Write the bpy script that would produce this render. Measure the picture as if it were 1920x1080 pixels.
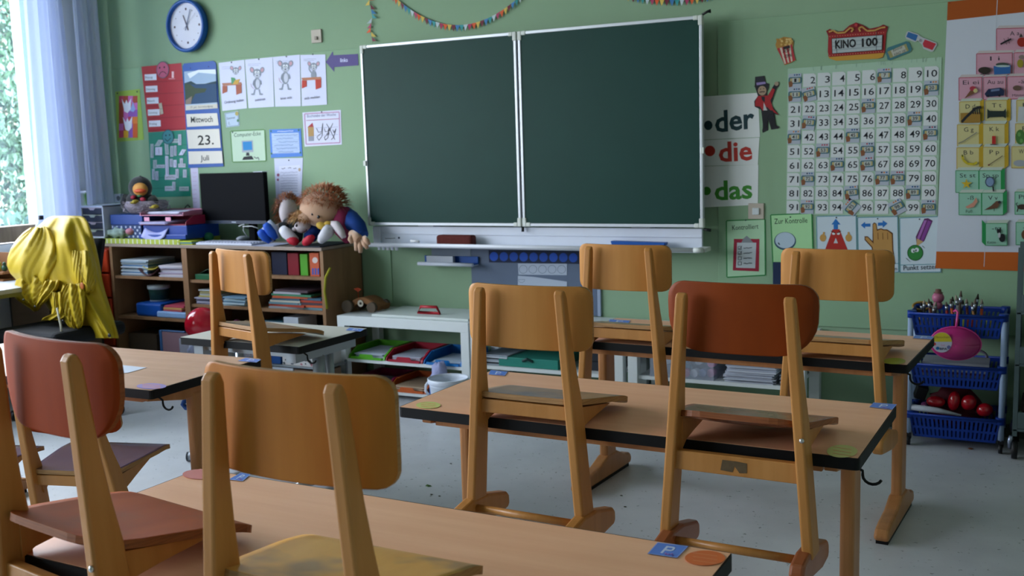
import bpy, math, random
from mathutils import Vector, Matrix, Euler
import numpy as np
for o in list(bpy.data.objects): bpy.data.objects.remove(o)
SC = bpy.context.scene
COL = SC.collection
PI = math.pi
R = math.radians

# ---------------------------------------------------------------- camera, light, exposure
FPX = 1943.15
YAW, PITCH, ROLL = -0.4801, -0.1298, -0.0294
CAM = np.array([3.5128, -5.1114, 1.3515])
def _axes():
    cy, sy, cp, sp, cr, sr = math.cos(YAW), math.sin(YAW), math.cos(PITCH), math.sin(PITCH), math.cos(ROLL), math.sin(ROLL)
    F = np.array([sy*cp, cy*cp, sp]); Rt = np.array([cy, -sy, 0.0]); U = np.cross(Rt, F)
    return cr*Rt+sr*U, -sr*Rt+cr*U, F
AX = _axes()
cam_d = bpy.data.cameras.new('camera'); cam = bpy.data.objects.new('camera', cam_d); COL.objects.link(cam)
cam.matrix_world = Matrix(((AX[0][0], AX[1][0], -AX[2][0], CAM[0]), (AX[0][1], AX[1][1], -AX[2][1], CAM[1]),
                           (AX[0][2], AX[1][2], -AX[2][2], CAM[2]), (0, 0, 0, 1)))
cam_d.sensor_width = 36; cam_d.lens = FPX/1920*36; cam_d.clip_start = .05; cam_d.clip_end = 200
cam_d.dof.use_dof = True; cam_d.dof.focus_distance = 2.75; cam_d.dof.aperture_fstop = 6.3
SC.camera = cam
SC.view_settings.view_transform = 'Standard'; SC.view_settings.look = 'None'; SC.view_settings.gamma = 1
SC.view_settings.use_curve_mapping = False
SC.view_settings.exposure = 0.5
SC.cycles.use_denoising = True
SC.cycles.max_bounces = 10; SC.cycles.diffuse_bounces = 6; SC.cycles.glossy_bounces = 3; SC.cycles.transparent_max_bounces = 12
SC.cycles.sample_clamp_indirect = 6
SC.cycles.caustics_reflective = False; SC.cycles.caustics_refractive = False

XL, XR, YR, ZC = -2.27, 4.75, -7.6, 3.05          # left wall, right wall, rear wall, ceiling
WIN = [(-2.32, -.42), (-4.42, -2.5), (-7.4, -4.6)]   # window openings (y range) in the left wall
WZ0, WZ1 = .895, 2.9
w = bpy.data.worlds.new('sky'); SC.world = w; w.use_nodes = True
nt = w.node_tree; bg = nt.nodes['Background']
tc = nt.nodes.new('ShaderNodeTexCoord'); sp_ = nt.nodes.new('ShaderNodeSeparateXYZ'); cr_ = nt.nodes.new('ShaderNodeValToRGB')
nt.links.new(tc.outputs['Generated'], sp_.inputs[0]); nt.links.new(sp_.outputs['Z'], cr_.inputs[0])
cr_.color_ramp.elements[0].color = (.87, .86, .93, 1); cr_.color_ramp.elements[1].color = (.80, .85, 1, 1)
cr_.color_ramp.elements[1].position = .5
nt.links.new(cr_.outputs[0], bg.inputs[0]); bg.inputs[1].default_value = 13.0
for i, (a, b) in enumerate(WIN):
    ld = bpy.data.lights.new('window_portal', 'AREA'); ld.shape = 'RECTANGLE'; ld.size = WZ1-WZ0; ld.size_y = b-a
    ld.cycles.is_portal = True
    lo = bpy.data.objects.new('window_portal', ld); COL.objects.link(lo)
    lo.location = (XL-.2, (a+b)/2, (WZ0+WZ1)/2); lo.rotation_euler = (0, -PI/2, 0)

def ray(u, v): return AX[2]+AX[0]*(u-960)/FPX-AX[1]*(v-540)/FPX
def AT(u, v, ax, val):
    """world point where the sight line through photo position (u, v) meets the real plane ax = val"""
    d = ray(u, v); t = (val-CAM[ax])/d[ax]; return Vector(CAM+d*t)
def WP(u, v, y=0.0):
    p = AT(u, v, 1, y); return p.x, p.z

# ---------------------------------------------------------------- materials
def lin(h):
    if isinstance(h, str):
        h = h.lstrip('#'); c = [int(h[i:i+2], 16)/255 for i in (0, 2, 4)]
    else: c = list(h)
    return [x/12.92 if x <= .04045 else ((x+.055)/1.055)**2.4 for x in c]
MC = {}
def mat(key, h, rough=.55, metal=0, var=.06, scale=12, spec=.5, alpha=1, trans=0, coat=0, bump=0, sheen=0):
    k = (key, str(h), rough, metal, alpha)
    if k in MC: return MC[k]
    m = bpy.data.materials.new(key); m.use_nodes = True; n = m.node_tree; b = n.nodes['Principled BSDF']
    c = lin(h)
    tcn = n.nodes.new('ShaderNodeTexCoord'); no = n.nodes.new('ShaderNodeTexNoise'); no.inputs['Scale'].default_value = scale; no.inputs['Detail'].default_value = 3
    mx = n.nodes.new('ShaderNodeMix'); mx.data_type = 'RGBA'
    mx.inputs[6].default_value = [x*(1-var) for x in c]+[1]; mx.inputs[7].default_value = [min(1, x*(1+var)) for x in c]+[1]
    n.links.new(tcn.outputs['Object'], no.inputs['Vector']); n.links.new(no.outputs[0], mx.inputs[0]); n.links.new(mx.outputs[2], b.inputs['Base Color'])
    b.inputs['Roughness'].default_value = rough; b.inputs['Metallic'].default_value = metal
    b.inputs['Specular IOR Level'].default_value = spec*.6
    if alpha < 1: b.inputs['Alpha'].default_value = alpha
    if trans: b.inputs['Transmission Weight'].default_value = trans
    if coat: b.inputs['Coat Weight'].default_value = coat; b.inputs['Coat Roughness'].default_value = .15
    if sheen: b.inputs['Sheen Weight'].default_value = sheen
    if bump:
        bu = n.nodes.new('ShaderNodeBump'); bu.inputs['Strength'].default_value = bump; bu.inputs['Distance'].default_value = .004
        n2 = n.nodes.new('ShaderNodeTexNoise'); n2.inputs['Scale'].default_value = scale*8; n.links.new(tcn.outputs['Object'], n2.inputs['Vector'])
        n.links.new(n2.outputs[0], bu.inputs['Height']); n.links.new(bu.outputs[0], b.inputs['Normal'])
    MC[k] = m; return m
def wood(key, h1, h2, stretch=(1, 1, 12), scale=18, rough=.4, coat=.15, wear=None, spec=.28):
    k = (key,)
    if k in MC: return MC[k]
    m = bpy.data.materials.new(key); m.use_nodes = True; n = m.node_tree; b = n.nodes['Principled BSDF']
    tcn = n.nodes.new('ShaderNodeTexCoord'); mp = n.nodes.new('ShaderNodeMapping')
    mp.inputs['Scale'].default_value = [1.0/s for s in stretch]
    no = n.nodes.new('ShaderNodeTexNoise'); no.inputs['Scale'].default_value = scale; no.inputs['Detail'].default_value = 5; no.inputs['Roughness'].default_value = .6
    n.links.new(tcn.outputs['Object'], mp.inputs[0]); n.links.new(mp.outputs[0], no.inputs['Vector'])
    cr = n.nodes.new('ShaderNodeValToRGB'); cr.color_ramp.elements[0].position = .3; cr.color_ramp.elements[1].position = .7
    cr.color_ramp.elements[0].color = lin(h2)+[1]; cr.color_ramp.elements[1].color = lin(h1)+[1]
    n.links.new(no.outputs[0], cr.inputs[0]); out = cr.outputs[0]
    n3 = n.nodes.new('ShaderNodeTexNoise'); n3.inputs['Scale'].default_value = 9; n.links.new(tcn.outputs['Object'], n3.inputs['Vector'])
    if wear:
        mx = n.nodes.new('ShaderNodeMix'); mx.data_type = 'RGBA'
        c2 = n.nodes.new('ShaderNodeValToRGB'); c2.color_ramp.elements[0].position = .48; c2.color_ramp.elements[1].position = .68
        n.links.new(n3.outputs[0], c2.inputs[0]); n.links.new(c2.outputs[0], mx.inputs[0]); n.links.new(out, mx.inputs[6]); mx.inputs[7].default_value = lin(wear)+[1]
        out = mx.outputs[2]
    n.links.new(out, b.inputs['Base Color'])
    mr = n.nodes.new('ShaderNodeMapRange'); mr.inputs[3].default_value = rough-.08; mr.inputs[4].default_value = rough+.12
    n.links.new(n3.outputs[0], mr.inputs[0]); n.links.new(mr.outputs[0], b.inputs['Roughness'])
    b.inputs['Coat Weight'].default_value = coat; b.inputs['Coat Roughness'].default_value = .25; b.inputs['Specular IOR Level'].default_value = spec
    MC[k] = m; return m
def paint(h, rough=.6): return mat('print', h, max(.42, rough), var=.02, spec=.4)

# ---------------------------------------------------------------- mesh builder
TXT = {}
def text_mesh(s, bold=0.0):
    k = (s, bold)
    if k in TXT: return TXT[k]
    cu = bpy.data.curves.new('t', 'FONT'); cu.body = s; cu.size = 1; cu.resolution_u = 2; cu.offset = bold; cu.fill_mode = 'BOTH'
    ob = bpy.data.objects.new('t', cu); COL.objects.link(ob)
    dg = bpy.context.evaluated_depsgraph_get(); me = bpy.data.meshes.new_from_object(ob.evaluated_get(dg))
    V = [(v.co.x, v.co.y) for v in me.vertices]; F = [tuple(p.vertices) for p in me.polygons]
    bpy.data.objects.remove(ob); bpy.data.curves.remove(cu); bpy.data.meshes.remove(me)
    xs = [v[0] for v in V] or [0]; ys = [v[1] for v in V] or [0]
    TXT[k] = (V, F, min(xs), max(xs), min(ys), max(ys)); return TXT[k]

class MB:
    def __init__(s): s.v = []; s.f = []; s.mi = []; s.sm = []; s.mats = []; s.M = None; s.cur = 0
    def m(s, material):
        if material not in s.mats: s.mats.append(material)
        s.cur = s.mats.index(material); return s
    def add(s, V, F, smooth=False):
        b = len(s.v)
        for p in V:
            p = Vector(p); s.v.append(tuple(s.M @ p) if s.M is not None else tuple(p))
        for f in F: s.f.append([b+i for i in f]); s.mi.append(s.cur); s.sm.append(smooth)
        return s
    def box(s, x0, x1, y0, y1, z0, z1):
        V = [(x, y, z) for z in (z0, z1) for y in (y0, y1) for x in (x0, x1)]
        return s.add(V, [(0, 2, 3, 1), (4, 5, 7, 6), (0, 1, 5, 4), (2, 6, 7, 3), (0, 4, 6, 2), (1, 3, 7, 5)])
    def cbox(s, c, size, rot=(0, 0, 0)):
        Rm = Euler(rot).to_matrix(); h = [d/2 for d in size]; c = Vector(c)
        V = [c+Rm @ Vector((x*h[0], y*h[1], z*h[2])) for z in (-1, 1) for y in (-1, 1) for x in (-1, 1)]
        return s.add(V, [(0, 2, 3, 1), (4, 5, 7, 6), (0, 1, 5, 4), (2, 6, 7, 3), (0, 4, 6, 2), (1, 3, 7, 5)])
    def prism(s, pts, fn0, fn1, smooth=False):
        """two outlines (fn0/fn1 map a 2-D point to 3-D) joined by side walls"""
        n = len(pts); V = [fn0(*p) for p in pts]+[fn1(*p) for p in pts]
        F = [tuple(range(n))[::-1], tuple(range(n, 2*n))]+[(i, (i+1) % n, n+(i+1) % n, n+i) for i in range(n)]
        s.add(V, F[:2]); b = len(s.v)-2*n
        for f in F[2:]: s.f.append([b+i for i in f]); s.mi.append(s.cur); s.sm.append(smooth)
        return s
    def tube(s, pts, r, n=8, closed=False):
        pts = [Vector(p) for p in pts]; k = len(pts); rs = r if isinstance(r, (list, tuple)) else [r]*k
        V = []; up = None
        for i, p in enumerate(pts):
            if closed: t = pts[(i+1) % k]-pts[i-1]
            else: t = pts[min(i+1, k-1)]-pts[max(i-1, 0)]
            t.normalize()
            if up is None: up = t.orthogonal().normalized()
            else: up = (up-t*up.dot(t)).normalized() if (up-t*up.dot(t)).length > 1e-6 else t.orthogonal().normalized()
            bi = t.cross(up)
            for j in range(n): a = 2*PI*j/n; V.append(p+(up*math.cos(a)+bi*math.sin(a))*rs[i])
        F = []
        for i in range(k if closed else k-1):
            i2 = (i+1) % k
            for j in range(n): F.append((i*n+j, i*n+(j+1) % n, i2*n+(j+1) % n, i2*n+j))
        s.add(V, F, True)
        if not closed:
            b = len(s.v)-len(V)
            for f in (list(range(n))[::-1], [(k-1)*n+j for j in range(n)]): s.f.append([b+i for i in f]); s.mi.append(s.cur); s.sm.append(False)
        return s
    def ell(s, c, rad, rot=(0, 0, 0), nu=16, nv=10, fn=None):
        Rm = Euler(rot).to_matrix(); c = Vector(c); rad = rad if isinstance(rad, (list, tuple)) else (rad,)*3
        V = []
        for i in range(nv+1):
            th = PI*i/nv
            for j in range(nu):
                ph = 2*PI*j/nu; p = Vector((math.sin(th)*math.cos(ph), math.sin(th)*math.sin(ph), math.cos(th)))
                k = fn(p) if fn else 1
                V.append(c+Rm @ Vector((p.x*rad[0]*k, p.y*rad[1]*k, p.z*rad[2]*k)))
        F = [(i*nu+j, (i+1)*nu+j, (i+1)*nu+(j+1) % nu, i*nu+(j+1) % nu) for i in range(nv) for j in range(nu)]
        return s.add(V, F, True)
    def lathe(s, prof, c=(0, 0, 0), n=24, rot=(0, 0, 0), sx=1, sy=1):
        Rm = Euler(rot).to_matrix(); c = Vector(c); V = []
        for r, z in prof:
            for j in range(n): a = 2*PI*j/n; V.append(c+Rm @ Vector((r*math.cos(a)*sx, r*math.sin(a)*sy, z)))
        F = [(i*n+j, i*n+(j+1) % n, (i+1)*n+(j+1) % n, (i+1)*n+j) for i in range(len(prof)-1) for j in range(n)]
        return s.add(V, F, True)
    def cyl(s, a, b, r, n=16, r2=None): return s.tube([a, b], [r, r if r2 is None else r2], n)
    def sheet(s, fn, nu, nv, th=0.0, nrm=None, smooth=True):
        """fn(u,v)->point ; th>0 adds a back layer offset along -normal and a rim (own material when self.rim is set)"""
        P = [[Vector(fn(i/nu, j/nv)) for i in range(nu+1)] for j in range(nv+1)]
        V = [p for row in P for p in row]; W = nu+1
        F = [(j*W+i, j*W+i+1, (j+1)*W+i+1, (j+1)*W+i) for j in range(nv) for i in range(nu)]
        if th <= 0: return s.add(V, F, smooth)
        N = []
        for j in range(nv+1):
            for i in range(nu+1):
                a = P[j][min(i+1, nu)]-P[j][max(i-1, 0)]; b = P[min(j+1, nv)][i]-P[max(j-1, 0)][i]
                q = a.cross(b); N.append(q.normalized() if q.length > 1e-9 else (Vector(nrm) if nrm else Vector((0, 0, 1))))
        if nrm: N = [Vector(nrm)]*len(V)
        K = len(V); V2 = [V[i]-N[i]*th for i in range(K)]
        b0 = len(s.v); s.add(V+V2, F+[tuple(K+q for q in f[::-1]) for f in F], smooth)
        rim = [(i, i+1) for i in range(nu)]+[(j*W+nu, (j+1)*W+nu) for j in range(nv)]+[(nv*W+i+1, nv*W+i) for i in range(nu)]+[((j+1)*W, j*W) for j in range(nv)]
        rm = getattr(s, 'rim', None)
        for a, b in rim: s.f.append([b0+a, b0+K+a, b0+K+b, b0+b]); s.mi.append(s.cur if rm is None else rm); s.sm.append(False)
        return s
    def build(s, name, parent=None, mats=None, bevel=0, seg=2, sub=0, solid=0):
        me = bpy.data.meshes.new(name); V = s.v
        if parent is not None and parent.get('_w') is not None:
            Mi = ROOTM[parent.name].inverted(); V = [tuple(Mi @ Vector(p)) for p in V]
        org = None
        if parent is None and V:
            xs, ys, zs = zip(*V); org = Vector(((min(xs)+max(xs))/2, (min(ys)+max(ys))/2, min(zs)))
            V = [tuple(Vector(p)-org) for p in V]
        me.from_pydata(V, [], s.f)
        for m_ in (mats or s.mats): me.materials.append(m_)
        me.polygons.foreach_set('material_index', s.mi); me.polygons.foreach_set('use_smooth', s.sm); me.update()
        o = bpy.data.objects.new(name, me); COL.objects.link(o)
        if org is not None: o.location = org
        if parent is not None: o.parent = parent
        if bevel:
            md = o.modifiers.new('bevel', 'BEVEL'); md.width = bevel; md.segments = seg; md.limit_method = 'ANGLE'; md.angle_limit = R(40)
        if sub: md = o.modifiers.new('sub', 'SUBSURF'); md.levels = sub; md.render_levels = sub
        return o
ROOTM = {}
def tag(o, label=None, cat=None, group=None, kind=None):
    if label: o['label'] = label
    if cat: o['category'] = cat
    if group: o['group'] = group
    if kind: o['kind'] = kind
    return o
def thing(name, label, cat, loc=(0, 0, 0), rz=0, group=None, world=True, kind=None):
    """an Empty at the thing's base; with world=True its parts are written in room coordinates"""
    o = bpy.data.objects.new(name, None); COL.objects.link(o); o.empty_display_size = .05
    o.location = loc; o.rotation_euler = (0, 0, rz); tag(o, label, cat, group, kind)
    if world:
        o['_w'] = 1; ROOTM[o.name] = Matrix.Translation(loc) @ Matrix.Rotation(rz, 4, 'Z')
    return o
def sub_w(o, root):
    """lets a part take sub-parts written in room coordinates"""
    o['_w'] = 1; ROOTM[o.name] = ROOTM[root.name]; return o
def structure(o): o['kind'] = 'structure'; return o
def children(o): return [c for c in bpy.data.objects if c.parent == o]
def dup(root, loc, rot=(0, 0, 0), label=None, group=None, swap=None):
    """a copy of a thing, of its parts and of their sub-parts; swap changes materials"""
    def cp(o, parent):
        c = o.copy(); COL.objects.link(c); c.parent = parent
        if swap and o.data is not None and any(m.name in swap for m in o.data.materials if m):
            key = (o.data.name, str(sorted(swap)), str([swap[k].name for k in sorted(swap)]))
            if key not in DC:
                c.data = o.data.copy(); DC[key] = c.data
                for i, m in enumerate(c.data.materials):
                    if m and m.name in swap: c.data.materials[i] = swap[m.name]
            c.data = DC[key]
        for ch in KIDS[o.name] if o.name in KIDS else children(o): cp(ch, c)
        return c
    r = cp(root, None); r.location = loc; r.rotation_euler = rot
    if label: r['label'] = label
    if group: r['group'] = group
    return r
DC = {}; KIDS = {}
def rrect(w, h, r, n=5, cx=0, cy=0):
    r = min(r, w/2-1e-5, h/2-1e-5); P = []
    for (sx, sy, a0) in ((1, 1, 0), (-1, 1, 90), (-1, -1, 180), (1, -1, 270)):
        for i in range(n+1):
            a = R(a0+90*i/n); P.append((cx+sx*(w/2-r)+r*math.cos(a), cy+sy*(h/2-r)+r*math.sin(a)))
    return P
# ---------------------------------------------------------------- the room
random.seed(4)
wall_m = mat('wall_paint', '#86a285', .75, var=.03, scale=3, bump=.15)
wall_dado = mat('wall_panel_paint', '#84a384', .62, var=.03, scale=3, bump=.12)
white_m = mat('white_paint', '#d9dde0', .7, var=.02)
def floor_mat():
    m = bpy.data.materials.new('linoleum'); m.use_nodes = True; n = m.node_tree; b = n.nodes['Principled BSDF']
    t = n.nodes.new('ShaderNodeTexCoord'); a = n.nodes.new('ShaderNodeTexNoise'); a.inputs['Scale'].default_value = 2.2; a.inputs['Detail'].default_value = 8; a.inputs['Roughness'].default_value = .65
    c = n.nodes.new('ShaderNodeValToRGB'); c.color_ramp.elements[0].position = .35; c.color_ramp.elements[1].position = .65
    c.color_ramp.elements[0].color = lin('#b2b5ba')+[1]; c.color_ramp.elements[1].color = lin('#c2c5c9')+[1]
    s = n.nodes.new('ShaderNodeTexNoise'); s.inputs['Scale'].default_value = 55; s.inputs['Detail'].default_value = 2
    s2 = n.nodes.new('ShaderNodeValToRGB'); s2.color_ramp.elements[0].position = .69; s2.color_ramp.elements[1].position = .74
    mx = n.nodes.new('ShaderNodeMix'); mx.data_type = 'RGBA'; mx.inputs[7].default_value = lin('#6f7674')+[1]
    for q in (a, s): n.links.new(t.outputs['Object'], q.inputs['Vector'])
    n.links.new(a.outputs[0], c.inputs[0]); n.links.new(s.outputs[0], s2.inputs[0]); n.links.new(s2.outputs[0], mx.inputs[0]); n.links.new(c.outputs[0], mx.inputs[6])
    n.links.new(mx.outputs[2], b.inputs['Base Color']); b.inputs['Roughness'].default_value = .38
    return m
floor_m = floor_mat()
structure(MB().m(floor_m).box(XL-.1, XR+.1, YR-.1, .1, -.1, 0).build('floor'))
structure(MB().m(white_m).box(XL-.3, XR+.1, YR-.1, .1, ZC, ZC+.1).build('ceiling'))
structure(MB().m(wall_m).box(XL-.3, XR+.1, 0, .15, 0, ZC).build('wall_back'))
structure(MB().m(mat('side_wall_paint', '#a3ab9c', .8)).box(XR, XR+.15, YR-.1, 0, 0, ZC).build('wall_right'))
structure(MB().m(mat('rear_wall_paint', '#8f9a8a', .8)).box(XL-.3, XR, YR-.15, YR, 0, ZC).build('wall_rear'))
lw = MB().m(white_m)
lw.box(XL-.3, XL, YR, 0, 0, WZ0-.02); lw.box(XL-.3, XL, YR, 0, WZ1, ZC)
ys = [YR]+[q for w_ in WIN[::-1] for q in w_]+[0]
for i in range(0, len(ys), 2): lw.box(XL-.3, XL, ys[i], ys[i+1], WZ0-.02, WZ1)
structure(lw.build('wall_left'))
# windows: wooden sash, blue-grey outer frame, glass pane, sill
glass = bpy.data.materials.new('window_glass'); glass.use_nodes = True
gn = glass.node_tree; gn.nodes.remove(gn.nodes['Principled BSDF']); tr = gn.nodes.new('ShaderNodeBsdfTransparent'); gl = gn.nodes.new('ShaderNodeBsdfGlossy'); gl.inputs['Roughness'].default_value = .02
fx = gn.nodes.new('ShaderNodeMixShader'); fx.inputs[0].default_value = .06; tr.inputs[0].default_value = (.95, .98, .97, 1)
gn.links.new(tr.outputs[0], fx.inputs[1]); gn.links.new(gl.outputs[0], fx.inputs[2]); gn.links.new(fx.outputs[0], gn.nodes['Material Output'].inputs[0])
sash = wood('window_wood', '#8a7a66', '#6e5f4e', (1, 1, 8)); frame_b = mat('window_frame_paint', '#486a98', .5)
for i, (a, b) in enumerate(WIN):
    f = MB(); x0, x1 = XL-.105, XL-.012
    f.m(frame_b).box(x0, x1, a, a+.05, WZ0, WZ1).box(x0, x1, b-.085, b, WZ0, WZ1).box(x0, x1, a+.05, b-.05, WZ1-.05, WZ1)
    f.m(sash).box(x0-.0, x1+.008, a+.05, b-.05, WZ0-.01, WZ0+.09)
    f.m(frame_b).box(x0, x1, (a+b)/2-.04, (a+b)/2+.04, WZ0+.07, WZ1-.05)
    fo = structure(f.build('window_%d' % (i+1), bevel=.004))
    g = MB().m(glass)
    g.box(x0+.03, x0+.036, a+.05, (a+b)/2-.04, WZ0+.07, WZ1-.05); g.box(x0+.03, x0+.036, (a+b)/2+.04, b-.05, WZ0+.07, WZ1-.05)
    go = g.build('glass_pane'); mw = fo.location.copy(); go.parent = fo; go.location = go.location-mw
structure(MB().m(mat('sill_stone', '#c9ccd0', .35)).box(XL-.1, XL+.26, YR, -.001, WZ0-.115, WZ0-.085).build('trim_1', bevel=.004))
structure(MB().m(mat('skirting', '#4d5a55', .5)).box(XL, XR, -.012, 0, 0, .06).build('baseboard_back'))
# thin painted cladding boards on the back wall
structure(MB().m(wall_dado).box(-2.17, .05, -.008, 0, .48, 1.985).build('trim_2', bevel=.002))
structure(MB().m(wall_dado).box(2.035, XR-.01, -.008, 0, .47, 1.96).build('trim_3', bevel=.002))

# ---------------------------------------------------------------- outside the window
def leaf_mass(name, label, cat, c, rad, n, cols, leaf=.07, seed=1, group=None):
    random.seed(seed); t = thing(name, label, cat, (c[0], c[1], -1.0), group=group)
    fo = MB(); ms = [mat('leaf_'+str(i), h, .6, var=.15) for i, h in enumerate(cols)]
    for i in range(n):
        while True:
            p = Vector([random.uniform(-1, 1) for _ in range(3)])
            if .35 < p.length < 1: break
        q = Vector((c[0]+p.x*rad[0], c[1]+p.y*rad[1], c[2]+p.z*rad[2])); s_ = leaf*random.uniform(.6, 1.4)
        Rm = Euler([random.uniform(0, 6.3) for _ in range(3)]).to_matrix()
        fo.m(random.choice(ms)).add([q+Rm @ Vector(k)*s_ for k in ((-1, 0, 0), (0, -.45, .1), (1, 0, 0), (0, .45, .1))], [(0, 1, 2, 3)])
    fo.build('foliage', t)
    tr_ = MB().m(wood('bark', '#6b5a48', '#4a3d30')); tr_.tube([(c[0], c[1], -1), (c[0]+.1, c[1], c[2]*.4), (c[0], c[1]+.1, c[2])], [.13, .09, .03]); 
    for k in range(7):
        a = k*2.4; tr_.tube([(c[0], c[1], c[2]*(.3+.08*k)), (c[0]+math.cos(a)*rad[0]*.6, c[1]+math.sin(a)*rad[1]*.6, c[2]+rad[2]*(.1*k-.2))], [.05, .01], 6)
    tr_.build('trunk', t); return t
G1 = ['#3a5a44', '#527660', '#284038', '#7a9c8c']
leaf_mass('garden_tree', 'leafy light green tree seen close outside the window', 'tree', (-6.6, 3.4, 1.9), (1.4, 1.3, 1.9), 17000, G1, leaf=.045, seed=2)
leaf_mass('garden_tree', 'taller darker green tree standing behind the pale one outside the window', 'tree', (-9.6, 7.0, 2.6), (2.2, 1.8, 3.2), 9000, ['#2f4a30', '#45643f', '#243828'], leaf=.10, seed=3)
leaf_mass('garden_bush', 'low bush with bluish green leaves below the trees outside the window', 'bush', (-5.0, .9, .1), (1.0, .9, .9), 3000, ['#4a6a60', '#6a8a80', '#30484a'], seed=4)
h = thing('brick_house', 'house with a red tiled roof far behind the trees outside the window', 'house', (-19, 12, -1))
MB().m(mat('house_render', '#8a857a', .8)).box(-22, -16, 9.5, 14.5, -1, 4.6).build('wall', h)
rf = MB().m(mat('roof_tiles', '#8a4a44', .7, var=.2, scale=6))
rf.prism([(8.9, 4.4), (15.1, 4.4), (12, 8.0)], lambda y, z: (-22.5, y, z), lambda y, z: (-15.5, y, z))
for k in range(14):
    t_ = k/14; rf.tube([(-22.5, 8.9+3.1*t_, 4.4+3.6*t_+.06), (-15.5, 8.9+3.1*t_, 4.4+3.6*t_+.06)], .07, 5)
rf.build('roof', h)
tag(MB().m(mat('lawn', '#3c5434', .9, var=.25, scale=2)).box(-40, XL-.4, -20, 40, -1.1, -1.0).build('lawn'), 'green lawn outside below the window', 'lawn', kind='structure')

# ---------------------------------------------------------------- desks
beech = wood('beech', '#bd8345', '#a87033', (1, 1, 14), 22, .42, .2)
beech_d = wood('beech_column', '#b37b4a', '#9c683a', (1, 1, 14), 22, .42, .2)
lam = wood('desk_laminate', '#f2ba93', '#e9ad86', (12, 1, 1), 26, .36, .1)
blk = mat('black_edge', '#0b0c0e', .5, spec=.35)
DW, DD, DH = 1.3009, .547, .6244
TT = .030
def make_desk(name, label, steel=False, top=lam, DW=DW, DD=DD):
    t = thing(name, label, 'desk', (0, 0, 0), world=False)
    tp = MB().m(top); tp.box(.004, DW-.004, .004, DD-.004, DH-TT, DH); tp.build('tabletop', t)
    e = MB().m(blk)
    o_ = rrect(DW, DD, .012, 3, DW/2, DD/2); i_ = rrect(DW-.009, DD-.009, .009, 3, DW/2, DD/2); n = len(o_)
    V = [(x, y, DH-.0007) for x, y in o_]+[(x, y, DH-TT) for x, y in o_]+[(x, y, DH-.0007) for x, y in i_]+[(x, y, DH-TT) for x, y in i_]
    F = []
    for k in range(n):
        k2 = (k+1) % n; F += [(k2, k, n+k, n+k2), (k, k2, 2*n+k2, 2*n+k), (n+k2, n+k, 3*n+k, 3*n+k2)]
    e.add(V, F).build('edge_band', t)
    colm = mat('steel_grey', '#a9b0b5', .35, .7) if steel else beech_d
    for sx in (0, 1):
        cx = .075 if sx == 0 else DW-.072
        leg = MB().m(colm)
        if steel:
            leg.cyl((cx, .2, .05), (cx, .2, DH-TT-.04), .026, 14); leg.cyl((cx, .27, .05), (cx, .27, DH-TT-.04), .018, 12)
            lo = leg.build('leg', t)
            MB().m(colm).tube([(cx, .02, .03), (cx, .06, .045), (cx, .38, .045), (cx, .43, .03)], [.02, .024, .024, .02], 12).build('foot', lo)
            MB().m(colm).box(cx-.025, cx+.025, cx*0+.03, DD-.03, DH-TT-.045, DH-TT-.001).build('bracket', lo)
            MB().m(blk).tube([(cx, .41, .03), (cx, .41, .0)], [.008, .018], 10).build('levelling_pad', lo)
        else:
            leg.box(cx-.0185, cx+.0185, .235, .33, .06, DH-TT-.03)
            lo = leg.build('leg', t, bevel=.012, seg=3)
            ft = MB().m(colm)
            prof = [(-.01, .012), (-.02, .03), (.0, .052), (.05, .062), (.16, .073), (.235, .1), (.33, .1), (.4, .068), (.455, .058), (.47, .035), (.46, .012)]
            ft.prism(prof, lambda y, z: (cx-.025, y, z), lambda y, z: (cx+.025, y, z)); ft.build('foot', lo, bevel=.014, seg=3)
            MB().m(blk).box(cx-.02, cx+.02, .0, .445, 0, .0125).build('foot_pad', lo)
            br = MB().m(beech_d)
            br.prism([(.035, DH-TT), (.035, DH-TT-.018), (.2, DH-TT-.05), (.36, DH-TT-.05), (DD-.04, DH-TT-.018), (DD-.04, DH-TT)],
                     lambda y, z: (cx-.016, y, z-.001), lambda y, z: (cx+.016, y, z-.001)); br.build('bracket', lo, bevel=.003)
    ap = MB().m(beech_d if not steel else colm); ap.box(.095, DW-.095, .05, .07, DH-TT-.028, DH-TT-.001); ap.build('apron', t, bevel=.002)
    MB().m(beech_d if not steel else colm).box(.095, DW-.095, DD-.097, DD-.077, DH-TT-.05, DH-TT-.001).build('apron', t, bevel=.002)
    hk = MB().m(blk)
    P = [(DW-.02, .045, DH-TT-.001), (DW+.0, .045, DH-TT-.012)]+[(DW+.022-.022*math.cos(a), .045, DH-TT-.022-.02*math.sin(a)) for a in [PI*i/8 for i in range(0, 8)]]
    hk.tube(P, .0035, 8).build('bag_hook', t)
    return t
def bake(o): KIDS[o.name] = children(o)
d1 = make_desk('school_desk', 'beech school desk in the middle carrying one light and one dark-backed chair')
bake(d1)
for c in d1.children_recursive: KIDS[c.name] = children(c)
GD = 'two-seat school desks'
def place(o, x, y, rot): o.location = (x, y, 0); o.rotation_euler = (0, 0, rot)
place(d1, 1.8405, -2.6438, -.0272); d1['group'] = GD
d2 = dup(d1, (1.8199, -1.4899, 0), (0, 0, -.0581), 'beech two-seat school desk at the back right, beside the blue basket trolley', GD)
d0 = dup(d1, (1.7189, -3.8729, 0), (0, 0, -.0146), 'beech two-seat school desk nearest the camera, cut by the bottom of the photo', GD)
d3 = dup(d1, (-.3409, -2.777, 0), (0, 0, .0231), 'beech two-seat school desk at the left with a white paper lying on it', GD, swap={'desk_laminate': wood('desk_laminate_pale', '#cda688', '#c1987a', (12, 1, 1), 26, .36, .1)})
grey_top = mat('grey_laminate', '#c9c6bb', .4, var=.04, scale=30)
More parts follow.
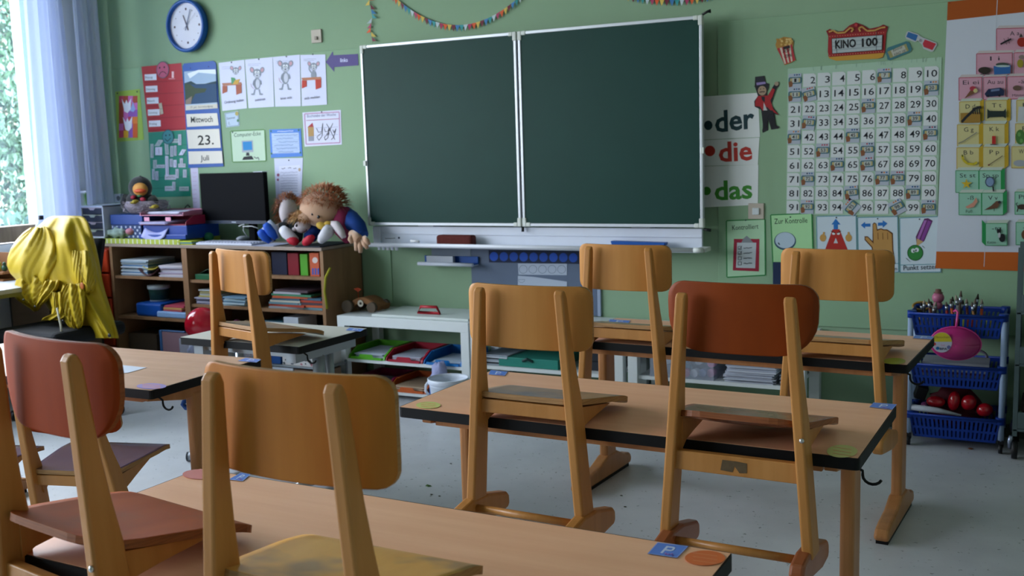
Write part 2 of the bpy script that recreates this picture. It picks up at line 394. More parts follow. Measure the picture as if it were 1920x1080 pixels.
d4 = make_desk('school_desk', 'grey-topped school desk on steel legs in front of the wooden shelf', True, grey_top, .645, .45); d4['group'] = GD
place(d4, .287, -1.953, -.02)

# ---------------------------------------------------------------- chairs (written as they hang: uprights plumb, seat and runners sloping)
ZB = .315
def chair(name, label, kind, plate, seatm, runner=None, loc=(0, 0, 0), group=None, up=0, sw=0, sd=0, bup=0):
    """kind 'rail' = rail right under the seat ; 'low' = curved plates and a rail below the desk top.  local y 0 = rear face of the uprights, z 0 = lowest runner point"""
    t = thing(name, label, 'chair', loc, world=False, group=group)
    wd = beech
    low = kind == 'low'
    def cx(z): k = (z-.39)/(1.0-.39); return .166+(.119-.166)*k+(.011 if low else 0)
    for s in (-1, 1):
        u = MB().m(wd)
        prof = [(0, .385), (.072, .385), (.066, .62), (.062, .70), (.05, .76+up*.4), (.04, .83+up*.7), (.034, .90+up), (.028, .978+up), (.02, .996+up), (.008, .997+up), (0, .985+up)]
        u.prism(prof, lambda y, z: (s*cx(z)-.0135, y, z-ZB), lambda y, z: (s*cx(z)+.0135, y, z-ZB)); u.build('upright', t, bevel=.007, seg=3)
    # seat plate
    n1, n2 = 22, 18; D = .305+sd
    def hw(y):
        k = y/D; wmax = (.15+sw+.032*min(1, k*1.5)) if not low else (.165+sw+.022*min(1, k*1.4))
        rb = .035 if not low else .09
        if y < rb: wmax -= rb*.9*(1-math.sqrt(max(0, 1-((rb-y)/rb)**2)))
        rf_ = .028
        if D-y < rf_: wmax -= rf_*(1-math.sqrt(max(0, 1-((rf_-(D-y))/rf_)**2)))
        return wmax
    ysamp = [0, .003, .008, .015, .025, .04, .06, .09, .12, .15, .18, .21, .235, D-.05, D-.035, D-.025, D-.015, D-.007, D-.0025, D]
    y0 = .022 if not low else .006
    def sf(u, v):
        y = ysamp[int(round(v*(len(ysamp)-1)))]; x = (2*u-1)*hw(y)
        q = x/.17
        dip = (.006 if not low else .011)*math.exp(-((y-.11)/.09)**2)*(1-q*q)
        roll = -.0012*max(0, (y-D+.065)/.02)**2
        back = (.010 if low else 0)*max(0, 1-y/.08)**2
        return (x, y0+y, .709-.16*(y)-dip+roll+back-ZB)
    st = MB(); st.m(seatm); EG = EDGE2 if low else EDGE; st.m(EG); st.rim = st.mats.index(EG); st.m(seatm)
    st.sheet(sf, n1, len(ysamp)-1, .0145, (0, .17, .985)); st.build('seat', t)
    # side brackets under the seat
    for s in (-1, 1):
        b = MB().m(wd)
        pr = [(.04, .612), (.066, .6262), (.13, .6365), (.245, .6505), (.245, .6513), (.14, .668), (.04, .6845)]
        xo = .142+(.008 if low else 0)
        b.prism(pr, lambda y, z: (s*xo-.011, y, z-ZB), lambda y, z: (s*xo+.011, y, z-ZB)); b.build('seat_bracket', t, bevel=.002)
    if not low:
        MB().m(wd).box(-.142, .142, .022, .042, .650-ZB, .688-ZB).build('rail', t, bevel=.003)
    else:
        r_ = MB().m(wd); r_.box(-.155, .155, .012, .034, .562-ZB, .611-ZB); ro = r_.build('rail', t, bevel=.003)
        ps = MB().m(mat('torn_sticker', '#5b4a33', .8, var=.4, scale=80))
        random.seed(3); px = -.03
        ps.prism([(-.035, .574), (-.005, .572), (.0, .588), (.012, .572), (.03, .574), (.03, .598), (.005, .6), (-.03, .6)], lambda x, z: (x, .0119, z-ZB), lambda x, z: (x, .0112, z-ZB))
        if label.startswith('dark'): so = ps.build('sticker', ro)
        MB().m(mat('screw_steel', '#c8c8c8', .3, .9)).ell((.1625, -.002, .672-ZB), (.006, .004, .006)).build('screw', t)
    # backrest plate
    H0, H1 = .831+up+bup, .998; W = .186
    rt, rb = (.03, .032) if not low else (.045, .085)
    zs = sorted(set([0, .003, .008, .016, .026, .04, .06, .08, .1, .12, .14, .15, .158, .164, .168, .171]))
    def bhw(z):
        Wz = W if not low else W-.006+.006*(z/.171)
        if z < rb: Wz -= rb*(1-math.sqrt(max(0, 1-((rb-z)/rb)**2)))
        d = .171-z
        if d < rt: Wz -= rt*(1-math.sqrt(max(0, 1-((rt-d)/rt)**2)))
        return Wz
    def bf(u, v):
        z = zs[int(round(v*(len(zs)-1)))]; x = (2*u-1)*bhw(z)
        return (x, .030+.010+ .031*(x/W)**2-.006, H0+z+(.006 if low else 0)-ZB)
    bk = MB(); bk.m(plate); bk.m(EDGE2 if low else EDGE); bk.rim = 1; bk.m(plate)
    bk.sheet(bf, 26, len(zs)-1, .0095, (0, -1, 0)); bk.build('backrest', t)
    # runners
    rm = runner or wd
    for s in (-1, 1):
        r_ = MB().m(rm)
        pr = [(-.075, .372), (-.06, .395), (.0, .405), (.075, .400), (.185, .372), (.198, .36), (.2, .335), (.19, .322), (.13, .318), (.02, .335), (-.06, .348)]
        r_.prism(pr, lambda y, z: (s*.168-.018, y, z-ZB), lambda y, z: (s*.168+.018, y, z-ZB)); r_.build('runner', t, bevel=.009, seg=3)
    MB().m(wd).tube([(-.152, .012, .378-ZB), (.152, .012, .378-ZB)], .0105, 12).build('stretcher', t)
    return t
EDGE = wood('ply_edge', '#b58a58', '#8a6236', (20, 20, 1), 160, .5, .1)
EDGE2 = wood('ply_edge_red', '#9a5a30', '#6e3a1c', (20, 20, 1), 160, .5, .1)
plate_l = wood('plate_beech', '#bf8747', '#b0783a', (1, 1, 9), 16, .48, .03, spec=.18)
plate_e = wood('plate_honey', '#c07a30', '#b06a24', (1, 1, 9), 16, .48, .03, spec=.18)
seat_worn = wood('seat_worn', '#a9885e', '#94744c', (1, 10, 1), 18, .36, .35, wear='#7d7468')
seat_yel = wood('seat_yellow_worn', '#eab055', '#dc9f45', (1, 10, 1), 18, .38, .3, wear='#a8855a')
plate_r = wood('plate_red', '#8c3f14', '#7a340f', (3, 1, 9), 12, .5, .0, spec=.12)
plate_o = wood('plate_orange', '#9a3c0c', '#8a3308', (1, 1, 9), 12, .5, .0, spec=.12)
seat_r = wood('seat_red', '#8c4a26', '#763a1c', (1, 10, 1), 16, .26, .5, wear='#8a6a5c')
seat_o = wood('seat_orange', '#a9521f', '#984618', (1, 10, 1), 12, .5, .0, wear='#94502c', spec=.12)
seat_p = wood('seat_purple', '#75627f', '#5c4a66', (1, 10, 1), 14, .2, .8, spec=.6)  # lightened purple: the window's reflection on the seat is put into the colour
red_run = wood('runner_red', '#a3603a', '#8a4a28', (1, 10, 1), 14, .35, .4)
GH = 'wooden school chairs'
TILT = R(12)
def hang(d, lx, y_off, o=None):
    """point on the front edge of a desk, lx from its left corner"""
    dx, dy, dr = d.location.x, d.location.y, d.rotation_euler.z
    return (dx+lx*math.cos(dr)-y_off*math.sin(dr), dy+lx*math.sin(dr)+y_off*math.cos(dr), ZB), dr
cA = chair('school_chair', 'light beech chair hung on the left half of the middle desk', 'rail', plate_l, seat_worn, group=GH)
bake(cA); [KIDS.__setitem__(c.name, children(c)) for c in cA.children_recursive]
def put(o, p, rz): o.location = p; o.rotation_euler = (0, 0, rz)
p, r_ = hang(d1, .443, -.067); put(cA, p, r_)
p, r_ = hang(d2, .292, -.067); cC = dup(cA, p, (0, 0, r_), 'light beech chair hung on the left half of the back desk, below the chalk tray', GH)
p, r_ = hang(d2, 1.067, -.067); cD = dup(cA, p, (0, 0, r_), 'light beech chair hung on the right half of the back desk, before the posters', GH)
p, r_ = hang(d4, .37, -.075); cG = dup(cA, p, (0, 0, r_-.24), 'light beech chair hung on the grey-topped desk before the wooden shelf', GH)
p, r_ = hang(d0, .775, -.067); cE = chair('school_chair', 'light beech chair in the foreground with a yellowish worn seat', 'rail', plate_e, seat_yel, group=GH, up=.034); put(cE, p, r_)
cB = chair('school_chair', 'dark red-brown backed chair with torn sticker on its rail, on the middle desk', 'low', plate_r, seat_r, red_run, group=GH, up=.008, bup=.012)
cB['label'] = 'dark red-brown backed chair with torn sticker on its rail, on the middle desk'
p, r_ = hang(d1, 1.022, -.067); put(cB, p, r_)
cF = chair('school_chair', 'orange-brown chair at the lower left corner of the photo with a broad hollow seat', 'low', plate_o, seat_o, group=GH, up=.036, sw=.0, sd=.02)
p, r_ = hang(d0, .248, -.067); put(cF, (p[0]-.016, p[1], p[2]+.010), r_-.14)
cH = chair('school_chair', 'floor-standing chair tucked under the left desk, its dark glossy seat visible', 'rail', plate_o, seat_p, group=GH)
bake(cH); [KIDS.__setitem__(c.name, children(c)) for c in cH.children_recursive]
cH.location = (.745, -2.86, -.005); cH.rotation_euler = (TILT, 0, .27)
cI = dup(cH, (.31, -3.02, -.015), (TILT, 0, .27), 'chair on the floor at the left picture edge, its glossy seat reflecting the window', GH)
# ---------------------------------------------------------------- drawing on real planes (paper on the wall, cards on desks)
class Draw:
    """flat print on the plane ax = val; outlines are read off the photo and met with that plane"""
    def __init__(s, ax=1, val=-.0098, sg=-1, step=.00035): s.ax, s.val, s.sg, s.step = ax, val, sg, step; s.mb = MB(); s.l = 0
    def p(s, u, v, l=None): return AT(u, v, s.ax, s.val+s.sg*s.step*(s.l if l is None else l))
    def base(s, pts, col, th=.0012, rough=.6, m=None):
        s.mb.m(m or paint(col, rough)); s.mb.prism(pts, lambda u, v: AT(u, v, s.ax, s.val-s.sg*th), lambda u, v: s.p(u, v, 0)); s.l = 1; s.q = pts; return s
    def poly(s, pts, col, rough=.6, up=1):
        s.mb.m(paint(col, rough)); s.mb.add([s.p(*q) for q in pts], [tuple(range(len(pts)))]); s.l += up*.25; return s
    def rect(s, u0, v0, u1, v1, col, lean=0, slope=0, rough=.6):
        d = slope*(u1-u0); e = lean*(v1-v0)
        return s.poly([(u0, v0), (u1, v0+d), (u1+e, v1+d), (u0+e, v1)], col, rough)
    def ell(s, u, v, ru, rv, col, n=18, a0=0, a1=2*PI, rot=0):
        P = []
        for i in range(n):
            a = a0+(a1-a0)*i/(n if a1-a0 > 6.2 else n-1); x, y = ru*math.cos(a), rv*math.sin(a)
            P.append((u+x*math.cos(rot)-y*math.sin(rot), v+x*math.sin(rot)+y*math.cos(rot)))
        return s.poly(P, col)
    def line(s, pts, w, col):
        s.mb.m(paint(col))
        for (a, b) in zip(pts, pts[1:]):
            dx, dy = b[0]-a[0], b[1]-a[1]; L = math.hypot(dx, dy) or 1; nx, ny = -dy/L*w/2, dx/L*w/2
            s.mb.add([s.p(a[0]+nx, a[1]+ny), s.p(b[0]+nx, b[1]+ny), s.p(b[0]-nx, b[1]-ny), s.p(a[0]-nx, a[1]-ny)], [(0, 1, 2, 3)])
        s.l += .25; return s
    def frame(s, pts, w, col): return s.line(list(pts)+[pts[0]], w, col)
    def text(s, txt, a, b, h, col, lean=.03, bold=.0, hv=None):
        """baseline from a to b (photo positions), h = height of the whole word block"""
        V, F, x0, x1, y0, y1 = text_mesh(txt, bold)
        s.mb.m(paint(col)); P = []
        sc = h/.70
        for x, y in V:
            k = (x-x0)/max(1e-6, x1-x0); u = a[0]+(b[0]-a[0])*k; v = a[1]+(b[1]-a[1])*k-y*sc
            P.append(s.p(u-lean*y*sc, v))
        s.mb.add(P, F); s.l += .25; return s
    def scrib(s, u0, u1, v, col='#55585c', w=.7, amp=.9, slope=-.03):
        n = max(3, int((u1-u0)/1.6)); return s.line([(u0+(u1-u0)*i/n, v+slope*(u1-u0)*i/n+random.uniform(-amp, amp)) for i in range(n+1)], w, col)
    def pin(s, u, v, col='#2a3140'): return s.ell(u, v, 1.3, 1.5, col, 8)
    def done(s, name, label, cat, group=None, parent=None):
        o = s.mb.build(name, parent)
        if parent is None: tag(o, label, cat, group)
        return o
def quad(a, b, c, d): return [a, b, c, d]
random.seed(11)
WL = -.0098
# flower picture
d = Draw(); d.base(quad((216, 172), (262, 167), (270, 262), (220, 266)), '#93b24f')
cols = ['#c9602f', '#8c58b0', '#d9a531', '#c44c66', '#c46ab0', '#d97f3b', '#a34a3a']
for r in range(6):
    for c in range(4): d.rect(223+c*8.6, 180+r*13, 232+c*8.6, 193.5+r*13, random.choice(cols), slope=-.05)
for (x, y) in ((237, 185), (239, 219)):
    d.poly([(x-9, y), (x-3, y+10), (x, y+2), (x+3, y+9), (x+9, y-1), (x+8, y+20), (x+2, y+27), (x-4, y+24)], '#dfe3f3')
d.poly([(249, 190), (254, 205), (250, 210), (244, 208)], '#8fa6dc'); d.line([(240, 245), (242, 258)], 1.2, '#8c9c5c'); d.pin(220, 175); d.pin(257, 172)
d.done('flower_picture', 'green sheet with a picture of white tulips on coloured squares', 'picture')
# red and green pocket charts
d = Draw(); d.base(quad((265, 125), (340, 118), (351, 243), (278, 248)), '#a8202c', rough=.3)
for i in range(5): d.rect(271+2*i, 154+22.5*i, 342+2.1*i, 155+22.5*i, '#7f1824', slope=-.05)
d.rect(322, 134, 326, 146, '#e8c0c8'); d.rect(316, 147, 328, 148.5, '#d08890')
d.done('red_pocket_chart', 'red fabric pocket chart hanging beside the calendar', 'wall chart')
days = ['Montag', 'Dienstag', 'Mittwoch', 'Donnerstag', 'Freitag']
for i, (u, v) in enumerate(((271, 139), (273, 161), (275, 183), (277, 205), (279, 226))):
    d = Draw(val=-.0125); d.base([(u, v+.6), (u+22, v-.6), (u+22.5, v+11), (u+.5, v+12)], '#dfe0ec'); d.text(days[i], (u+1.5, v+8.4), (u+15+i % 2*3, v+7.6), 4, '#33343f')
    d.done('day_strip', 'white strip reading %s in the red pocket chart' % days[i], 'sign', 'day strips in the red pocket chart')
d = Draw(val=-.0135); d.base([(297, 194), (303, 192.5), (306.5, 213), (301, 215)], '#b9ae9c').scrib(299, 304, 204)
d.done('name_slip', 'beige slip tucked slanting into the red pocket chart', 'slip')
d = Draw(val=-.013); P = [(305+12*math.cos(a), 131+16*math.sin(a)) for a in [2*PI*i/24 for i in range(24)]]
d.base(P, '#6f5a6b'); d.ell(305, 131, 10.6, 14.4, '#b85a78', 24); d.ell(299.5, 127, 1.5, 2, '#3f2a38', 8); d.ell(308, 126, 1.5, 2, '#3f2a38', 8)
d.line([(298.5, 141), (301, 136), (305, 134), (309, 135.5), (312, 139)], 1.3, '#3f2a38'); d.done('frowning_face', 'pink paper face with a frown pinned atop the red pocket chart', 'cut-out')
d = Draw(); d.base(quad((278, 248.5), (352, 244), (358, 368), (285, 370)), '#15806a', rough=.35)
for i in range(5): d.rect(280+1.2*i, 273+20*i, 353+1.2*i, 274+20*i, '#0e6653', slope=-.03)
d.done('green_pocket_chart', 'green fabric pocket chart below the red one', 'wall chart')
slips = [(293, 262, 303, 274, 1), (321, 260, 337, 268, .2), (334, 252, 340, 272, 0), (282, 270, 288, 296, 0), (291, 276, 304, 291, 0), (309, 268, 316, 290, -.2), (319, 274, 325, 294, 0), (326, 273, 331, 292, 0), (338, 280, 346, 291, .8), (287, 300, 294, 316, 0), (294, 309, 309, 315, 0), (310, 292, 316, 330, -.1), (318, 298, 324, 313, 0), (325, 300, 331, 314, 0), (337, 297, 343, 310, 0), (334, 307, 348, 314, 0), (285, 317, 290, 337, 0), (291, 321, 297, 338, 0), (309, 328, 330, 337, 0), (329, 317, 335, 334, 0), (343, 318, 350, 333, 0), (309, 349, 325, 358, 0), (323, 341, 329, 357, 0), (336, 350, 354, 358, 0)]
for i, (a, b, c, e, sl) in enumerate(slips):
    d = Draw(val=-.0118-.0006*(i % 3)); k = sl*4; d.base([(a+k, b), (c+k, b+(.6 if sl else -.4)), (c-k, e), (a-k, e)], random.choice(['#b8bccb', '#a9b3c2', '#c7cbe0', '#9fb0b4']))
    if c-a > e-b: d.scrib(a+2, c-2, (b+e)/2)
    else: d.line([((a+c)/2, b+3), ((a+c)/2+.8, e-3)], .8, '#6b7488')
    d.done('name_slip', 'small pale name slip stuck in the green pocket chart', 'slip', 'name slips in the green pocket chart')
d = Draw(val=-.0140); d.base([(315+11*math.cos(a), 257+14*math.sin(a)) for a in [2*PI*i/24 for i in range(24)]], '#2f5c66'); d.ell(315, 257, 9.6, 12.5, '#3c8088', 24)
d.ell(311, 254, 1.3, 1.8, '#143038', 8); d.ell(318, 253, 1.3, 1.8, '#143038', 8); d.line([(309, 260), (314, 265), (320, 259)], 1.2, '#143038')
d.done('smiling_face', 'blue-green paper smiley pinned where red and green charts meet', 'cut-out')
# calendar
cal = thing('wall_calendar', 'tall blue wall calendar showing Mittwoch 23. Juli', 'calendar', tuple(AT(383, 312, 1, -.01)))
d = Draw(val=-.013); d.base([(342, 124), (345, 119), (400, 114), (405, 118), (419, 312), (353, 315)], '#1250a4', .004, .35); d.ell(357, 128, 1.2, 1.4, '#0a2a66'); d.ell(391, 125, 1.2, 1.4, '#0a2a66'); d.done('board', None, None, parent=cal)
d = Draw(val=-.0165); d.base([(345, 134), (404, 130), (408, 203), (348, 207)], '#a9bfd6', rough=.12)
d.poly([(345, 134), (404, 130), (405.6, 155), (346, 158)], '#9fb6d2'); d.poly([(351, 138), (372, 131), (404, 130), (405, 139), (372, 136), (356, 147)], '#e4ecf6')
d.poly([(346, 156), (358, 152), (368, 157.5), (385, 157), (396, 154), (405.5, 152), (405.8, 158), (346, 161)], '#2d4650'); d.poly([(346, 159), (405.7, 157), (407.5, 192), (348, 196)], '#2c4c6e')
d.poly([(346, 156), (356, 158), (366, 165), (388, 166), (384, 173), (366, 176), (358, 192), (347.5, 195)], '#3f4f3c'); d.poly([(348, 188), (360, 180), (358, 195), (348, 196)], '#8a7a6e')
d.poly([(348, 198), (407.7, 194.5), (408.2, 203), (348.3, 206.7)], '#cfcabf'); d.text('17. Juli, Sonnenaufgang', (357, 203), (399, 200.5), 3.6, '#3a3a3c'); d.done('photo_leaf', None, None, parent=cal)
for (q, tx, a, b, hh, col) in (([(349, 214), (407, 212), (410, 235), (351, 238)], 'Mittwoch', (358, 230), (399, 228.5), 11, '#33373a'),
                               ([(350, 243.5), (411, 241.5), (414, 277), (353, 279)], '23.', (371, 272), (401, 270.5), 18, '#101214'),
                               ([(353, 284), (416, 283), (418, 306), (354, 308)], 'Juli', (376, 301.5), (392, 300.5), 10, '#33373a')):
    d = Draw(val=-.0165); d.base(q, '#d8d4cb', rough=.1); d.text(tx, a, b, hh, col, bold=.012); d.done('leaf', None, None, parent=cal)
d = Draw(val=-.0098); d.base([(357, 314), (371, 313), (376, 399), (363, 400)], '#c9c6df')
for i in range(9): d.scrib(361, 369, 324+8*i, '#b79ac0')
d.done('narrow_sheet', 'narrow pinkish sheet hanging half behind the computer screen', 'paper')
# four mouse cards
def mouse(d, x, y, s=1.0, ears=True, body=True, g='#8b93a3', arm=0):
    if body:
        d.ell(x, y+24*s, 7*s, 12*s, g); d.ell(x+1, y+24*s, 4*s, 9*s, '#c4c8da'); d.line([(x-4*s, y+35*s), (x-6*s, y+44*s)], 3*s, g); d.line([(x+4*s, y+35*s), (x+6*s, y+44*s)], 3*s, g)
        d.ell(x-8*s, y+45*s, 4*s, 1.8*s, g); d.ell(x+8*s, y+45*s, 4*s, 1.8*s, g); d.line([(x-6*s, y+34*s), (x-11*s, y+30*s), (x-12*s, y+24*s)], .8, '#b08a98')
    for sx in (-1, 1): d.ell(x+sx*10*s, y-3*s, 4.4*s, 6*s, g, rot=sx*.3); d.ell(x+sx*10*s, y-3*s, 2.7*s, 4*s, '#c79aa8', rot=sx*.3)
    d.ell(x, y+4*s, 8*s, 9.5*s, g); d.ell(x, y+9*s, 6*s, 4.5*s, '#b9bfd0'); 
    for sx in (-1, 1): d.ell(x+sx*2.6*s, y+2*s, 2*s, 3*s, '#e6eaf4'); d.ell(x+sx*2.2*s, y+2.8*s, .8*s, 1.2*s, '#20242c')
    d.ell(x, y+8*s, 1.4*s, 1.1*s, '#3a3038'); d.line([(x-3*s, y+11*s), (x, y+12.4*s), (x+3*s, y+11*s)], .6, '#3a3038')
    if arm: d.line([(x-6*s, y+18*s), (x-11*s, y+10*s), (x-10*s, y+2*s)], 2.4*s, g)
    elif body: d.line([(x-6*s, y+17*s), (x-8*s, y+26*s), (x-3*s, y+30*s)], 2.2*s, g); d.line([(x+6*s, y+17*s), (x+8*s, y+26*s)], 2.2*s, g)
def desk_pic(d, x0, x1, y, c1, c2):
    d.poly([(x0, y), (x1, y-2), (x1+2, y+3), (x0+2, y+5)], c1); d.poly([(x0+1, y+5), (x0+10, y+5), (x0+10, y+16), (x0+1, y+20)], c2); d.poly([(x1-10, y+3), (x1+1, y+3), (x1+1, y+18), (x1-9, y+22)], c2)
MC4 = [([(410, 118), (458, 112), (463, 203), (417, 208)], 'Ordnung halten', (421, 194.5), (457, 189.5), 'mouse tidying a desk above the words Ordnung halten'),
       ([(459, 112), (511, 107), (514, 200), (466, 203)], 'zuh\u00f6ren', (478, 190), (497, 187.5), 'grey mouse cupping its ears above the word zuh\u00f6ren'),
       ([(511.5, 107), (562, 102.5), (564, 199), (516, 200)], 'leise sein', (526, 187), (547, 184.5), 'thin grey mouse standing above the words leise sein'),
       ([(563, 103), (610, 102), (613, 196), (566, 199)], 'sich melden', (571, 187), (600, 183.5), 'mouse raising a paw at a desk above the words sich melden')]
for i, (q, tx, a, b, lb) in enumerate(MC4):
    d = Draw(val=WL-.0003*i); d.base(q, '#ccd0ee', rough=.25); x, y = q[0]
    d.scrib(x+6, x+30, y+8, '#a5aac8', .8, .5); d.scrib(x+6, x+26, y+11, '#a5aac8', .8, .5)
    if i == 0: mouse(d, 442, 130, .75, body=False); desk_pic(d, 416, 452, 156, '#b07a66', '#a8604c'); d.poly([(433, 145), (440, 146), (446, 156), (434, 158)], '#5a9a70'); d.poly([(441, 150), (450, 148), (446, 158), (436, 158)], '#c9a04a')
    if i == 1: mouse(d, 482, 134, .95)
    if i == 2: mouse(d, 535, 122, 1.0)
    if i == 3: mouse(d, 588, 122, .8, body=False, arm=1); d.ell(588, 141, 5, 9, '#8b93a3'); desk_pic(d, 565, 601, 146, '#b5785c', '#bb3c30')
    d.text(tx, a, b, 5, '#3b3d4a'); d.pin((q[0][0]+q[1][0])/2, q[0][1]-1)
    d.done('mouse_card', 'white card: '+lb, 'card', 'mouse behaviour cards')
d = Draw(); d.base([(610.7, 116.4), (624, 96), (625, 103.6), (671, 101), (672, 122.5), (626.5, 126), (626.5, 134.5)], '#3a2a78', rough=.4)
d.text('links', (638, 116.5), (652, 115.5), 7, '#cfd0f4', bold=.02); d.done('paper_arrow', 'purple paper arrow pointing left beside the chalkboard', 'arrow')
d = Draw(); d.base([(421, 212), (447, 208), (449, 236), (424, 239)], '#b9cbe0'); d.frame([(422.5, 213), (446, 209.5), (447.5, 235), (425, 237.5)], 1, '#7d93a8'); d.text('Sommer', (425.5, 224.5), (441, 222), 4.5, '#2c3d63'); d.text('1.', (429, 234), (432, 233.8), 6, '#2c3d63')
d.ell(444, 213, 3.2, 4, '#b3a560'); d.ell(446, 226, 2, 2.6, '#4e8260'); d.done('season_note', 'small square note headed Sommer under the first mouse card', 'note')
d = Draw(); q = [(431, 245), (497, 242), (500, 303), (435, 305)]; d.base(q, '#b5cfb8', .004, .3); d.frame([(432, 246), (496, 243), (499, 302), (436, 304)], 2, '#5d8a52')
d.text('Computer-Ecke', (439, 257), (489, 253.5), 7.5, '#2c4a3c'); d.pin(436, 248)
d.poly([(453, 264), (474, 263), (475, 285), (454, 286)], '#9fa8b4'); d.poly([(455, 266), (472, 265), (473, 281), (456, 282)], '#2a86c8'); d.poly([(462, 286), (467, 286), (468, 292), (461, 292)], '#30323c'); d.poly([(457, 294), (472, 292), (476, 299), (454, 300)], '#23252e'); d.line([(476, 294), (481, 297), (484, 295), (486, 300)], 1.4, '#4a4c5c')
d.done('computer_corner_sign', 'laminated sign reading Computer-Ecke with a drawn computer above the screen', 'sign')
d = Draw(val=-.0104); d.base([(505, 243), (564, 241), (567, 293), (508, 296)], '#3a78d0', rough=.3); d.poly([(509, 250), (560, 248.5), (562, 286), (511, 288)], '#b4c8ea'); d.scrib(520, 550, 246.5, '#dfe8ff', .9, .5)
for i in range(6): d.scrib(514+(i % 3)*4, 558-(i % 2)*8, 254+6.2*i, '#4f6cab', .8); d.line([(510, 257.5+6.2*i), (560, 256+6.2*i)], .4, '#7d97cf')
for u, v in ((508, 246), (560, 244), (563, 286), (509, 288)): d.ell(u, v, 1.6, 2, '#2f6a5c', 8)
d.done('rules_sheet', 'blue-bordered sheet with lines of writing right of the computer sign', 'paper')
d = Draw(); d.base([(567, 211), (639, 206), (641, 271), (571, 275)], '#cfd2ea', rough=.3); d.frame([(571, 213.5), (636, 210), (637.5, 267.5), (574, 270.5)], 2.2, '#b892b4'); d.line([(574, 226), (636, 222.5)], 1.4, '#b07a96')
d.text('Buchstabe der Woche', (576, 220.5), (630, 217), 5.5, '#6b6f95'); d.poly([(577, 238), (586, 230), (588, 238)], '#a83a44'); d.poly([(577, 238), (588, 238), (588.5, 255), (578, 256)], '#b08c58'); d.poly([(578, 256), (588.5, 255), (588.7, 264), (578.5, 265)], '#8f93a4')
for v in (240, 254): d.line([(590, v), (634, v-2)], .5, '#8f94b4')
d.line([(593, 240), (597, 248), (603, 247), (605, 231), (604, 255), (598, 263), (594, 257), (603, 249)], .9, '#34343e'); d.line([(608, 241), (610, 247), (615, 246), (617, 239), (615, 258), (610, 263), (608, 257), (618, 249)], .9, '#34343e')
d.line([(612, 232), (617, 240), (628, 262)], .9, '#34343e'); d.line([(624, 231), (617, 246), (612, 252)], .9, '#34343e'); d.line([(624, 243), (626, 249), (630, 241), (625, 258), (621, 262)], .9, '#34343e'); d.pin(603, 210)
d.done('letter_sheet', 'pink-framed sheet headed Buchstabe der Woche with cursive letters', 'paper')
d = Draw(val=-.0098); d.base([(514, 297), (568, 296), (565, 372), (518, 383)], '#c3c9e6', rough=.35); d.poly([(523, 312), (563, 309), (562, 362), (524, 366)], '#d2d6ee')
d.scrib(528, 535, 316, '#44465c', 1); d.scrib(540, 546, 315, '#44465c', 1); d.scrib(550, 556, 316, '#44465c', 1)
for i in range(8): d.scrib(526, 558, 324+5*i, '#8f95b8', .7)
d.ell(521.5, 328, 2.6, 3, '#8c4a68', 8); d.ell(521, 337, 2, 2.4, '#8c4a68', 8); d.ell(561.5, 318, 2.4, 3.4, '#b5a08c', 8); d.pin(541.5, 300.5)
d.done('rhyme_sheet', 'white sheet with a printed text and two small hearts behind the dolls', 'paper')

# clock
cx, cz = -1.416, 2.214; ck = thing('wall_clock', 'round blue wall clock with a white face', 'clock', (cx, 0, cz-.165))
rot = (PI/2, 0, 0)
MB().m(mat('clock_blue', '#0f4f9c', .3)).lathe([(.0, .001), (.150, .001), (.163, .012), (.166, .045), (.158, .054), (.146, .054), (.143, .045), (.143, .02)], (cx, 0, cz), 48, rot).build('rim', ck)
fa = MB().m(mat('clock_face', '#c9cbdc', .4)); fa.add([(cx+.144*math.cos(a), -.030, cz+.144*math.sin(a)) for a in [2*PI*i/48 for i in range(48)]], [tuple(range(48))])
for i in range(12):
    a = 2*PI*i/12; rr = .008 if i % 3 == 0 else .0035; fa.m(paint('#5a4a58')).add([(cx+.105*math.sin(a)+rr*math.cos(b), -.0306, cz+.105*math.cos(a)+rr*math.sin(b)) for b in [2*PI*k/10 for k in range(10)]], [tuple(range(10))])
fa.build('face', ck)
def hand(ang, L, wd, col, y):
    sx, sz = math.sin(ang), math.cos(ang)
    MB().m(mat('clock_hand', col, .4)).prism([(-.03, -wd), (L, -wd*.6), (L, wd*.6), (-.03, wd)], lambda a, b: (cx+a*sx+b*sz, y, cz+a*sz-b*sx), lambda a, b: (cx+a*sx+b*sz, y-.001, cz+a*sz-b*sx)).build('hand', ck)
hand(R(-20), .072, .004, '#4a3a55', -.033); hand(R(22), .108, .0032, '#2b4a78', -.035); hand(R(48), .112, .0009, '#7a7a88', -.037)
hb = MB().m(mat('beige_plastic', '#b5ab9f', .5)); x, z = WP(595, 68, 0)
hb.cbox((x, -.006, z), (.075, .012, .078)).m(mat('beige_knob', '#8f857c', .5)).cbox((x+.002, -.016, z-.012), (.02, .012, .02))
tag(hb.build('wall_sensor', bevel=.003), 'small beige thermostat box high on the wall right of the clock', 'thermostat')

